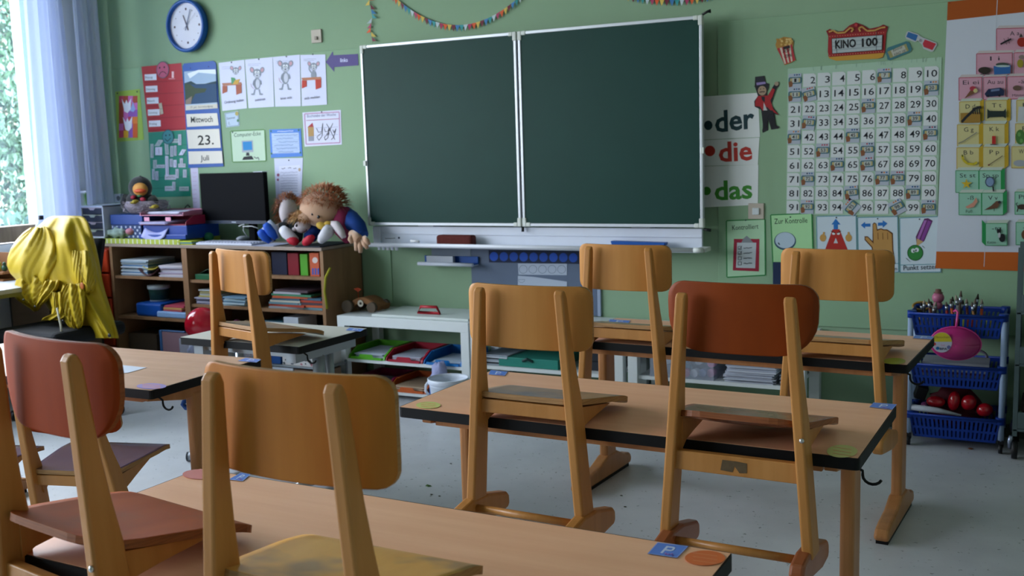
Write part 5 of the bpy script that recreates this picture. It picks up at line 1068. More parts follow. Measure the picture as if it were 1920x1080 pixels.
h_.tube([B(240, 370), B(235, 382), B(231, 390)], [.036, .034, .014], 10).tube([B(284, 372), B(292, 382), B(296, 392)], [.03, .028, .014], 10)
for k in range(5): h_.tube([B(262, 337), B(258+k*2.6, 329+abs(k-2)*1.5)], [.009, .003], 6)
h_.build('body', bd_)
MB().m(mat('bird_face', '#b5803c', .7)).ell(B(263, 355, -.325), (.058, .034, .042), nu=16, nv=10).build('face_patch', bd_)
MB().m(mat('beak_orange', '#b5461c', .5)).ell(B(263, 358, -.358), (.048, .026, .014), nu=14, nv=8).build('beak', bd_)
MB().m(mat('scarf_red', '#8c1c34', .7)).ell(B(250, 370, -.33), (.02, .014, .013)).ell(B(268, 374, -.33), (.022, .014, .015)).m(mat('scarf_green', '#2f6a44', .7)).ell(B(262, 367, -.335), (.018, .01, .008)).build('scarf', bd_)
ft_ = MB().m(mat('foot_yellow', '#a89638', .6))
for (u, v) in ((254, 378), (291, 387)):
    c = B(u, v, -.36); ft_.ell(c, (.018, .026, .012))
    for k in (-1, 0, 1): ft_.ell(c+Vector((.012*k, -.018, -.006)), (.007, .016, .007))
ft_.build('foot', bd_)
# crumpled fabric bag, letter trays
fbm = MB().m(mat('fabric_print', '#8fa39c', .8, var=.5, scale=45, bump=.5)); c = Vector((-1.80, -.345, ZT+.035))
fbm.ell(c, (.10, .045, .036), nu=26, nv=14, fn=lambda p: 1+.16*math.sin(11*p.x+5*p.y)+.12*math.sin(17*p.z+9*p.x)); fbm.m(mat('fabric_pink', '#b57a8c', .8)).ell(c+Vector((.10, -.01, .01)), (.035, .03, .022), nu=12, nv=8)
tag(fbm.build('fabric_bag'), 'crumpled patterned fabric bag in front of the checked box', 'bag')
def wtray(label, xc, z, col, w_=.36, rz=0, h=.055):
    t = thing('letter_tray', label, 'tray', (xc, -.23, z)); m = mat('wt_'+col, col, .35)
    q = MB().m(m); q.box(xc-w_/2, xc+w_/2, -.37, -.1, z, z+.004)
    q.prism([(-.37, z), (-.1, z), (-.1, z+h), (-.3, z+h), (-.365, z+.02)], lambda y, zz: (xc-w_/2-.003, y, zz), lambda y, zz: (xc-w_/2, y, zz)); q.prism([(-.37, z), (-.1, z), (-.1, z+h), (-.3, z+h), (-.365, z+.02)], lambda y, zz: (xc+w_/2, y, zz), lambda y, zz: (xc+w_/2+.003, y, zz))
    q.box(xc-w_/2, xc+w_/2, -.103, -.1, z, z+h); q.build('tray_body', t); return t
tag(MB().m(mat('blue_tray', '#10388c', .35)).box(-1.57, -1.20, -.37, -.09, ZT+.001, .965).box(-1.60, -1.20, -.385, -.37, ZT+.001, ZT+.03).build('blue_tray', bevel=.004), 'deep blue tray stacked lowest left of the computer screen', 'tray')
wtray('dark red letter tray between the blue tray and the clear one', -1.40, .967, '#8c2440', .38); sheets('paper_pile', 'lilac papers sticking out of the dark red tray', -1.58, -1.35, -.40, -.12, .972, 4, ['#a9a3cc', '#b9b9dc'])
wtray('pinkish clear letter tray topmost in the stack left of the screen', -1.41, 1.025, '#b5708c', .36, h=.03); sheets('paper_pile', 'white papers in the topmost pinkish tray', -1.56, -1.28, -.34, -.12, 1.03, 5, ['#b5b9d0', '#c4c4d8'])
o = MB().m(mat('pink_tab', '#c78aa8', .5)); 
for u in (275, 315): p = AT(u, 411, 1, -.385); o.box(p.x-.022, p.x+.022, -.385, -.383, p.z-.012, p.z+.012)
tag(o.build('pink_tab'), 'two pink index tabs on the front of the tray stack', 'tab')
tag(MB().m(paint('#9a9fd0')).sheet(lambda u, v: (-1.57+.2*u+.02*v, -.395+.02*v, .895+.055*v-.03*math.sin(u*PI)), 8, 3, .002).build('loose_sheet'), 'loose lilac sheet curling over the blue tray', 'paper')
sheets('cloth_fold', 'bright yellow-green cloth folded over the shelf edge beside the keyboard', -1.28, -1.14, -.405, -.30, .8485, 3, ['#a3ac2c', '#4f8fb0', '#a9b83c'], th=.008, cat='cloth')
tag(MB().m(mat('frog_green', '#1f6a4c', .6)).ell((-1.19, -.2, .88), (.035, .03, .03)).build('green_toy'), 'small dark green soft toy between tray stack and screen', 'toy')
# monitor
mo = thing('computer_monitor', 'black flat computer screen on a stand on the shelf', 'monitor', (-.93, -.2, .848))
mk = mat('monitor_black', '#04050a', .6, spec=.1); xa, xb, za, zb = -1.235, -.715, .965, 1.279
s_ = MB().m(mk).box(xa, xb, -.20, -.165, za, zb); so = sub_w(s_.build('housing', mo, bevel=.004), mo)
MB().m(mat('screen_glass', '#04060c', .6, spec=.08)).box(xa+.006, xb-.006, -.2008, -.2, za+.024, zb-.006).build('screen', so)
MB().m(mat('bezel_grey', '#2a3548', .35)).box(xa, xb, -.202, -.2, za, za+.020).m(paint('#a9b4c4')).box(-.99, -.955, -.2026, -.202, za+.007, za+.013).build('bezel', so)
MB().m(mk).box(-.895, -.845, -.16, -.13, .858, 1.08).build('neck', mo, bevel=.004); MB().m(mk).box(-.98, -.76, -.23, -.07, .849, .859).build('base', mo, bevel=.005)
tag(MB().m(paint('#c9cfe4')).box(-.79, -.72, -.206, -.15, zb+.0008, zb+.004).build('sticky_note'), 'small white note lying on the top edge of the screen', 'note')
kb = thing('keyboard', 'white computer keyboard in front of the screen', 'keyboard', (-.88, -.3, .849)); q = MB().m(mat('keyboard_white', '#c4c8d8', .45)).box(-1.11, -.67, -.395, -.24, .849, .862); kb_ = sub_w(q.build('case', kb, bevel=.003), kb)
ks = MB().m(mat('key_white', '#b0b4c6', .5))
for r in range(5):
    for c_ in range(17): ks.box(-1.10+.0245*c_, -1.10+.0245*c_+.019, -.385+.027*r, -.385+.027*r+.02, .8622, .867)
ks.build('keys', kb_)
tag(MB().m(mat('mouse_white', '#b9bccb', .4)).ell((-.98, -.12, .866), (.032, .055, .018)).build('computer_mouse'), 'pale computer mouse beside the base of the screen', 'mouse')
cbk = mat('cable_black', '#16181c', .5)
tag(MB().m(cbk).tube([B(428, 403, -.18), B(437, 415, -.18), B(452, 424, -.16), B(470, 430, -.15), B(480, 440, -.14)], .004, 6).build('cable'), 'black cable sagging below the screen', 'cable')
tag(MB().m(mat('white_cable', '#b9bcc2', .5)).tube([B(448, 424, -.2), B(458, 420, -.2), B(456, 432, -.2), B(463, 443, -.2)], .0035, 6).tube([B(455, 425, -.2), B(472, 424, -.2), B(484, 428, -.2)], .003, 6).build('cable'), 'white cable looping in front of the screen stand', 'cable')
tag(MB().m(cbk).tube([B(343, 397, -.05), B(348, 388, -.03), B(352, 384, -.012), B(356, 388, -.012)], .0035, 6).build('cable'), 'short black cable end on the wall left of the screen', 'cable')
sheets('paper_sheet', 'white sheets lying between the keyboard and the dolls', -.66, -.5, -.40, -.2, .8485, 2, ['#b9bdd0', '#a9aec4'], th=.002)
tag(MB().m(mat('dark_cloth', '#2c303c', .85, var=.5, scale=30)).box(-.34, -.16, -.405, -.1, .8485, .856).build('dark_mat', bevel=.002), 'dark patterned mat under the dolls at the shelf end', 'mat')
# dolls
def strands(mb, c, rad, n, L, cols, droop=.5, up=0, w_=.0022, cone=None, seed=5):
    random.seed(seed); c = Vector(c)
    for i in range(n):
        d_ = Vector([random.gauss(0, 1) for _ in range(3)]).normalized()
        if cone and d_.dot(Vector(cone[0]).normalized()) < cone[1]: continue
        p = c+Vector((d_.x*rad[0], d_.y*rad[1], d_.z*rad[2])); l = L*random.uniform(.6, 1.3); side = Vector((random.uniform(-1, 1), random.uniform(-1, 1), random.uniform(-.6, .6)))*.45
        t1 = p+(d_*.5+side*.5)*l*.5; t2 = t1+(d_*.35+side*.6+Vector((0, 0, -droop+up)))*l*.6
        wv = d_.cross(Vector((.3, .5, .8))).normalized()*w_
        mb.m(mat('hair_'+cols[i % len(cols)], cols[i % len(cols)], .6, var=.2)); mb.add([p-wv, p+wv, t1+wv*.8, t1-wv*.8, t2], [(0, 1, 2, 3), (3, 2, 4)], False)
skin = mat('doll_skin', '#b08c72', .85, sheen=.3); skinw = mat('doll_skin_pale', '#b9b0b4', .85); eyem = mat('doll_eye', '#101014', .2)
HC = ['#a8623c', '#b5744c', '#94502c', '#c08a68', '#8a4526']
def doll(label, loc): return thing('hand_puppet', label, 'doll', loc, group='shaggy hand puppets on the shelf')
# big doll: slumped to the left, face down-left, jacket on the right
D1 = doll('largest puppet with a red-brown mane, magenta shirt and blue cape', (-.2, -.25, .85)); hc = B(603, 392, -.27)
MB().m(skin).ell(hc, (.135, .11, .105), nu=22, nv=14).ell(hc+Vector((-.06, -.075, -.045)), (.05, .04, .035)).build('head', D1)
hm = MB(); strands(hm, hc+Vector((.0, .02, .02)), (.135, .115, .11), 2600, .085, HC, .35, cone=((.1, .25, 1), -.12), seed=8, w_=.0026); hm.build('hair', D1)
for (u, v) in ((597, 407), (586, 401)): MB().m(eyem).ell(B(u, v, -.372), (.010, .006, .010), nu=10, nv=8).build('eye', D1)
MB().m(mat('shirt_magenta', '#7f2448', .85)).tube([B(640, 392, -.24), B(640, 412, -.26), B(641, 432, -.28), B(652, 448, -.33)], [.05, .05, .045, .03], 12).tube([B(645, 395, -.2), B(650, 425, -.2)], [.05, .06], 12).build('shirt', D1)
MB().m(mat('cape_blue', '#173f88', .8)).tube([B(648, 392, -.2), B(657, 408, -.22), B(667, 426, -.25), B(680, 443, -.27)], [.022, .05, .062, .038], 12).build('cape', D1)
dh = MB().m(skin); pc = B(664, 445, -.40)
dh.tube([B(660, 438, -.36), B(668, 446, -.40), B(676, 452, -.42)], [.022, .03, .028], 10)
for (u0, v0, u1, v1, u2, v2) in ((668, 448, 669, 460, 668, 470), (674, 451, 676, 462, 676, 474), (680, 450, 684, 458, 689, 466), (659, 443, 657, 449, 660, 456), (683, 446, 688, 452, 692, 459)):
    dh.tube([B(u0, v0, -.41), B(u1, v1, -.43), B(u2, v2, -.43)], [.015, .0155, .010], 9)
dh.build('hand', D1)
MB().m(skinw).tube([B(617, 420, -.33), B(630, 422, -.35), B(640, 436, -.37), B(645, 446, -.37)], [.018, .026, .022, .014], 10).build('arm', D1)
MB().m(mat('scarf_yellow', '#a88a34', .8)).ell(B(605, 424, -.36), (.042, .03, .022), rot=(0, .3, 0)).ell(B(616, 420, -.35), (.03, .025, .018)).build('neckerchief', D1)
MB().m(mat('doll_leg_white', '#c0bfc8', .85)).tube([B(617, 430, -.36), B(613, 437, -.39), B(604, 447, -.40), B(601, 453, -.395)], [.034, .036, .028, .018], 12).build('leg', D1)
# left doll
D2 = doll('puppet at the left with brown hair, pale face and blue boots', (-.55, -.22, .85)); hc2 = B(541, 398, -.2)
MB().m(skinw).ell(hc2, (.052, .06, .085), nu=18, nv=12).build('head', D2)
hm = MB(); strands(hm, hc2+Vector((-.02, .02, .015)), (.062, .065, .09), 1300, .075, ['#8a5234', '#74401f', '#9c6444'], .5, cone=((-.6, .3, .7), -.05), seed=9, w_=.0024); hm.build('hair', D2)
MB().m(eyem).ell(B(543, 404, -.262), (.009, .006, .010), nu=10, nv=8).build('eye', D2)
MB().m(mat('doll_dark', '#1c2226', .85)).ell(B(531, 424, -.3), (.035, .03, .025)).tube([B(545, 415, -.22), B(550, 435, -.25), B(552, 447, -.28)], [.05, .06, .05], 12).build('shirt', D2)
MB().m(skinw).tube([B(527, 426, -.30), B(515, 431, -.33), B(508, 437, -.35)], [.026, .028, .022], 10).build('leg', D2)
boot = mat('boot_blue', '#1b4fb4', .7); bw = mat('boot_sole', '#a9b4d0', .8)
for (u0, v0, u1, v1) in ((497, 419, 518, 448), (486, 432, 507, 454)):
    a, e = B(u0, v0, -.39), B(u1, v1, -.36); MB().m(boot).tube([a, a.lerp(e, .2), a.lerp(e, .6), e], [.016, .026, .028, .014], 12).m(bw).tube([a+Vector((.006, .02, .010)), a.lerp(e, .5)+Vector((.010, .02, .016)), e+Vector((0, .02, 0))], [.018, .022, .010], 10).build('boot', D2)
# middle doll
D3 = doll('small puppet in the middle with a tan fringe, open mouth and red shoes', (-.35, -.3, .85)); hc3 = B(568, 425, -.32)
MB().m(skinw).ell(hc3, (.05, .05, .038), nu=18, nv=12).ell(hc3+Vector((-.03, -.04, -.012)), (.016, .014, .012)).build('head', D3)
hm = MB(); strands(hm, hc3+Vector((.01, .0, .045)), (.075, .055, .04), 1500, .07, ['#a3713c', '#b58a5c', '#8c5a2c', '#a8824f'], .45, cone=((.1, -.2, 1), .0), seed=10, w_=.0024); hm.build('hair', D3)
MB().m(eyem).ell(B(556, 423, -.368), (.008, .006, .009), nu=10, nv=8).build('eye', D3)
MB().m(mat('mouth_dark', '#3a1c24', .7)).ell(B(571, 433, -.368), (.022, .006, .006), rot=(0, -.4, 0)).build('mouth', D3)
MB().m(mat('doll_blue', '#16357c', .85)).ell(B(586, 433, -.28), (.05, .05, .035)).tube([B(575, 440, -.3), B(590, 445, -.3)], .03, 10).build('shirt', D3)
MB().m(mat('doll_leg_white', '#c0bfc8', .85)).tube([B(530, 430, -.38), B(537, 437, -.39), B(548, 447, -.385), B(556, 452, -.38)], [.026, .034, .030, .022], 12).build('leg', D3)
for (u0, v0, u1, v1) in ((540, 448, 558, 455), (587, 444, 570, 457)):
    a, e = B(u0, v0, -.40), B(u1, v1, -.395); MB().m(mat('shoe_red', '#a8142c', .7)).tube([a, a.lerp(e, .3), a.lerp(e, .75), e], [.014, .024, .025, .015], 12).build('shoe', D3)

# ---------------------------------------------------------------- left edge: red drawers, cabinet, teacher desk, chair with coat
rd = thing('drawer_tower', 'red-orange plastic drawer tower left of the wooden shelf', 'drawers', (-1.97, -.2, 0)); rm_ = mat('red_orange', '#b53a1c', .35)
MB().m(mat('red_frame', '#8c2c18', .4)).box(-2.06, -1.87, -.385, -.05, 0, .82).build('frame', rd)
for i in range(5):
    z = .02+.16*i; q = sub_w(MB().m(rm_).box(-2.055, -1.875, -.405, -.385, z, z+.148).build('drawer', rd, bevel=.008, seg=3), rd); MB().m(mat('red_handle', '#c45a3c', .3)).box(-2.0, -1.93, -.415, -.405, z+.105, z+.12).build('handle', q)
cabm = wood('cabinet_brown', '#6f5844', '#5a4636', (8, 1, 1), 14, .5, .1)
cbt = thing('side_cabinet', 'low dark cabinet with a brown top behind the yellow coat', 'cabinet', (-1.95, -.75, 0)); MB().m(cabm).box(-2.15, -1.75, -.95, -.57, .665, .69).build('top', cbt, bevel=.002); MB().m(mat('cab_black', '#16181a', .5)).box(-2.14, -1.76, -.94, -.58, .0, .665).build('body', cbt); MB().m(cabm).box(-2.12, -1.78, -.944, -.94, .1, .62).box(-1.76, -1.756, -.92, -.6, .1, .62).build('door', cbt)
td = thing('teacher_desk', 'grey-topped teacher desk at the left edge of the photo', 'desk', (-1.85, -1.4, 0)); MB().m(mat('desk_grey', '#a9adb4', .4)).box(-2.20, -1.46, -1.75, -1.06, .675, .70).build('tabletop', td); MB().m(mat('desk_edge_olive', '#6c6a3c', .5)).box(-2.2, -1.455, -1.755, -1.055, .655, .675).build('edge_band', td)
for x in (-2.15, -1.52):
    for y in (-1.70, -1.12): MB().m(mat('desk_leg', '#24262a', .4)).box(x, x+.04, y, y+.04, 0, .655).build('leg', td)
mp_ = thing('figure_shelf', 'tiered wooden shelf of tiny coloured figures on the teacher desk', 'toy shelf', (-1.95, -1.12, .70)); MB().m(mat('toy_wood', '#8a5c3a', .6)).box(-2.12, -1.84, -1.19, -1.10, .74, .752).box(-2.12, -1.84, -1.19, -1.10, .701, .71).box(-2.12, -1.84, -1.105, -1.10, .70, .86).build('tiers', mp_)
for i in range(6): tag(MB().m(mat('fig_%d' % i, ['#b0304c', '#b9b0bc', '#a33c54', '#4c6a4c', '#b5ac4c', '#2f4f3c'][i], .5)).ell((-2.08+.042*i, -1.15, .772), (.017, .017, .019), nu=10, nv=8).ell((-2.08+.042*i, -1.15, .797), (.011, .011, .012), nu=10, nv=8).build('tiny_figure'), 'tiny coloured figure on the tiered wooden shelf', 'figure', 'tiny figures on the teacher desk')
tag(MB().m(mat('pen_black', '#14161c', .5)).box(-2.10, -1.86, -1.09, -1.03, .701, .78).m(mat('pen_red', '#a32034', .5)).ell((-2.08, -1.06, .80), (.03, .02, .02)).build('pen_box', bevel=.004), 'black box with red items behind the tiny figures', 'box')
# window sill objects
wbt = thing('water_bottle', 'clear bottle with a dark cap on the sill behind the coat', 'bottle', (-2.045, -.74, .811)); bx_, by_ = -2.045, -.74
MB().m(mat('bottle_clear', '#b5c4dc', .1, alpha=.35)).lathe([(0, .811), (.04, .811), (.042, .82), (.042, .96), (.03, 1.0), (.014, 1.02), (.014, 1.03)], (bx_, by_, 0), 18).build('body', wbt); MB().m(mat('cap_dark', '#1a2234', .4)).lathe([(.017, 1.025), (.017, 1.05), (0, 1.052)], (bx_, by_, 0), 14).build('cap', wbt)
bwk = thing('wire_stand', 'white stand holding a green patterned bag by the window corner', 'stand', (-2.14, -.2, .811)); MB().m(wht).tube([B(127, 363, -.25), B(165, 359, -.25)], .008, 8).tube([B(127, 363, -.25), B(141, 420, -.25)], .008, 8).tube([B(165, 359, -.25), B(168, 390, -.25)], .006, 8).build('frame', bwk)
MB().m(mat('green_bag', '#5a8a3c', .7, var=.3, scale=20)).tube([B(162, 362, -.2), B(170, 375, -.2), B(172, 388, -.2)], [.018, .035, .03], 12).build('handle', bwk)
tag(MB().m(mat('bag_print', '#a9bfa8', .7, var=.4, scale=25)).prism([(135, 365), (160, 362), (165, 388), (142, 390)], lambda u, v: B(u, v, -.22), lambda u, v: B(u, v, -.12)).m(mat('bag_blue', '#28406c', .7)).tube([B(142, 362, -.17), B(150, 357, -.17), B(158, 361, -.17)], .006, 8).build('green_bag', bevel=.01), 'pale green printed bag hanging in the white stand', 'bag')
tag(MB().m(mat('socket_white', '#b0bccc', .4)).box(-2.20, -2.12, -.02, 0-.0005, 1.09, 1.15).m(paint('#5a6474')).cyl((-2.16, -.0205, 1.12), (-2.16, -.0195, 1.12), .018, 14).build('wall_socket', bevel=.002), 'small white wall socket beside the curtain above the drawer organizer', 'socket')
# curtains
cm_ = bpy.data.materials.new('curtain'); cm_.use_nodes = True; n = cm_.node_tree; b_ = n.nodes['Principled BSDF']; b_.inputs['Base Color'].default_value = lin('#dde3f4')+[1]; b_.inputs['Roughness'].default_value = .9
tl2 = n.nodes.new('ShaderNodeBsdfTranslucent'); tl2.inputs[0].default_value = lin('#a6b2d6')+[1]; mx = n.nodes.new('ShaderNodeMixShader'); mx.inputs[0].default_value = .45
wv = n.nodes.new('ShaderNodeTexNoise'); wv.inputs['Scale'].default_value = 300; bp = n.nodes.new('ShaderNodeBump'); bp.inputs['Strength'].default_value = .15; n.links.new(wv.outputs[0], bp.inputs['Height']); n.links.new(bp.outputs[0], b_.inputs['Normal'])
n.links.new(b_.outputs[0], mx.inputs[1]); n.links.new(tl2.outputs[0], mx.inputs[2]); n.links.new(mx.outputs[0], n.nodes['Material Output'].inputs[0])
def curtain(name, label, x, y0, y1, z0, z1, waves, amp, pinch=0, shift=0):
    t = thing(name, label, 'curtain', (x, (y0+y1)/2, z0), group='curtains')
    def fn(u, v):
        k = 1-pinch*(1-v)*0-pinch*math.sin(PI*v)*.0; ym = (y0+y1)/2+shift*(v-.5); wv_ = (y1-y0)*(1-pinch*v)
        y = ym+(u-.5)*wv_; return (x+amp*math.sin(u*waves*2*PI+.6*math.sin(v*3))*(1-.25*v)+.008*math.sin(u*waves*4.3*PI+2), y, z0+(z1-z0)*v)
    MB().m(cm_).sheet(fn, int(waves*14), 14).build('cloth', t)
    MB().m(wht).tube([(x, y0-.01, z1+.01), (x, y1+.01, z1+.01)], .012, 8).build('rail', t)
curtain('curtain', 'pale blue-white curtain hanging beside the window', -2.12, -.715, -.36, .96, 2.93, 4, .028, .25)
curtain('curtain', 'second pale curtain in the room corner', -2.15, -.30, -.07, 1.09, 2.93, 2.5, .02, .1)

# office chair + raincoat
OB0, OB1 = AT(98, 480, 1, -1.08).x, AT(168, 480, 1, -1.08).x
oc = thing('office_chair', 'black swivel chair under the yellow raincoat', 'office chair', (-1.22, -1.28, 0)); obm = mat('office_black', '#0e1016', .8)
MB().m(obm).box(-1.47, -.98, -1.56, -1.08, .42, .50).build('seat', oc, bevel=.035, seg=3)
MB().m(obm).sheet(lambda u, v: (OB0+(OB1-OB0)*u, -1.12+.10*v-.06*math.cos((u-.5)*PI)+.04, .54+.40*v), 12, 8, .05).build('backrest', oc)
MB().m(mat('chair_plastic', '#16181c', .4)).cyl((-1.22, -1.3, .1), (-1.22, -1.3, .42), .028, 14).box(-1.25, -1.19, -1.3, -1.06, .42, .60).build('column', oc)
for k in range(5):
    a = 2*PI*k/5+.3; e = (-1.22+.28*math.cos(a), -1.3+.28*math.sin(a)); MB().m(mat('chair_plastic', '#16181c', .4)).tube([(-1.22, -1.3, .11), (e[0], e[1], .08)], [.03, .018], 8).cyl((e[0]-.02, e[1], .028), (e[0]+.02, e[1], .028), .027, 12).build('base_arm', oc)
ycm = mat('raincoat_yellow', '#b59a1e', .5, var=.05, scale=8, bump=.2); rc = thing('raincoat', 'yellow hooded raincoat hung over the black swivel chair', 'coat', tuple(AT(130, 560, 1, -1.2)))
YC = -1.2
rows = [(405, 98, 152), (409, 88, 160), (418, 78, 166), (430, 64, 170), (445, 56, 175), (462, 54, 180), (480, 52, 184), (500, 50, 188), (520, 48, 191), (540, 60, 196), (560, 78, 202), (580, 92, 208), (600, 112, 214), (620, 128, 220), (634, 142, 223)]
def coat(u, v):
    k = v*(len(rows)-1); i = min(int(k), len(rows)-2); t = k-i; r0, r1 = rows[i], rows[i+1]; vv = r0[0]+(r1[0]-r0[0])*t; a = r0[1]+(r1[1]-r0[1])*t; b2 = r0[2]+(r1[2]-r0[2])*t
    ang = 2*PI*u; cx2, hw2 = (a+b2)/2, (b2-a)/2; fold = 1+(.03+.05*v)*math.sin(ang*5+7.5*v+.8)+(.05*v)*math.sin(ang*9+1.3)
    uu = cx2+hw2*math.cos(ang)*(1 if abs(math.cos(ang)) > .9 else fold); dep = (.05+.10*min(1, v*3))*math.sin(ang)*fold*(1-.25*v)
    diag = (.034*(1-abs(math.sin(3.1*math.cos(ang)-2.4*v+.4)))**2+.012*math.sin(7*math.cos(ang)+6*v)+.006*math.sin(17*math.cos(ang)-9*v))*min(1, 4*v)
    return AT(uu, vv, 1, YC-dep-diag*(1 if math.sin(ang) > 0 else 0))
q = MB().m(ycm); q.sheet(coat, 80, 44); c_ = AT(125, 404, 1, YC); tp = [Vector(coat(i/80, 0)) for i in range(80)]; q.add(tp+[c_], [(i, (i+1) % 80, 80) for i in range(80)], True); q.build('body', rc, sub=1)
def drape(rows_, yc, dep0, folds, nu=64, nv=30, slant=0, tilt=0):
    """cloth shell: outline rows (photo height, left, right) closed round a middle plane, with running folds"""
    f1, a1, f2, a2, ph = folds
    def fn(u, v):
        k = v*(len(rows_)-1); i = min(int(k), len(rows_)-2); t = k-i; r0, r1 = rows_[i], rows_[i+1]; L_ = [r0[j]+(r1[j]-r0[j])*t for j in range(3)]
        ang = 2*PI*u; cx2, hw2 = (L_[1]+L_[2])/2, (L_[2]-L_[1])/2; c_, s_ = math.cos(ang), math.sin(ang)
        e_ = math.sin(PI*min(1, max(0, .08+v*.9)))**.5
        q1 = f1*c_+slant*v+ph; fold = a1*(1-abs(math.sin(q1)))**2+a2*math.sin(f2*c_+slant*2.2*v+ph*2)+.004*math.sin(23*c_+31*v)
        dd = dep0*(abs(s_)**.7)*(1 if s_ > 0 else -1)*e_
        return AT(cx2+hw2*c_*(1-.02*math.sin(9*v+ph)), L_[0]+1.2*math.sin(6*c_+ph), 1, yc-dd-(fold if s_ > 0 else 0)+tilt*v)
    return fn
def add_drape(mb, rows_, yc, dep0, folds, **k):
    fn = drape(rows_, yc, dep0, folds, **k); mb.sheet(fn, 64, 30)
    for v in (0, 1):
        ring = [Vector(fn(i/64, v)) for i in range(64)]; c = sum(ring, Vector())/64; mb.add(ring+[c], [(i, (i+1) % 64, 64) for i in range(64)], True)
    return mb
q = MB().m(ycm); add_drape(q, [(426, 56, 88), (436, 42, 98), (450, 29, 108), (466, 20, 114), (482, 15, 116), (498, 14, 114), (512, 19, 112), (524, 30, 108), (534, 48, 100), (541, 66, 88)], -1.27, .085, (3.2, .020, 6.0, .007, .4), slant=2.2); q.build('hood', rc)
q = MB().m(ycm); add_drape(q, [(516, 32, 112), (528, 28, 112), (541, 26, 104), (553, 25, 94), (562, 33, 86), (570, 45, 80), (577, 56, 76), (583, 63, 70)], -1.30, .045, (5.5, .026, 9.0, .008, 1.1), slant=-3.0)
add_drape(q, [(526, 84, 112), (540, 78, 110), (552, 74, 100), (562, 70, 90), (572, 66, 80)], -1.345, .04, (4.0, .02, 7.0, .006, .2), slant=2.5); q.build('sleeve', rc)
q = MB().m(ycm); add_drape(q, [(470, 132, 168), (490, 134, 174), (510, 137, 178), (528, 142, 180), (543, 147, 176), (552, 150, 168)], -1.31, .05, (2.6, .018, 5.5, .006, 2.0), slant=1.5)
add_drape(q, [(532, 118, 158), (548, 112, 160), (564, 110, 160), (580, 112, 159), (594, 116, 158), (606, 124, 156), (616, 133, 152), (623, 140, 147)], -1.345, .05, (4.2, .024, 8.0, .008, .9), slant=-2.6)
add_drape(q, [(548, 92, 120), (562, 94, 122), (576, 98, 124), (588, 96, 126), (595, 80, 120), (600, 78, 112)], -1.37, .035, (3.5, .016, 8.0, .006, 1.7), slant=2.0); q.build('sleeve', rc)
q = MB().m(mat('raincoat_seam', '#8f7814', .6)); q.tube([AT(147, 496, 1, -1.37), AT(152, 512, 1, -1.375), AT(160, 530, 1, -1.38), AT(172, 545, 1, -1.37)], .0022, 5); q.build('seam', rc)
MB().m(mat('snap_black', '#16181a', .4)).ell(B(205, 629, -1.36), (.011, .006, .011)).ell(B(118, 603, -1.46), (.008, .006, .010)).ell(B(44, 562, -1.43), (.007, .005, .005)).ell(B(66, 575, -1.43), (.007, .005, .007)).build('snap_button', rc)
MB().m(mat('cord_white', '#b5b0a0', .8, var=.5, scale=90)).tube([B(107, 577, -1.47), B(110, 592, -1.47), B(114, 610, -1.48), B(116, 632, -1.48)], .0055, 7).build('cord', rc)
MB().m(mat('logo_orange', '#a85a1c', .6)).ell(B(154, 536, -1.44), (.014, .004, .018)).build('printed_logo', rc)

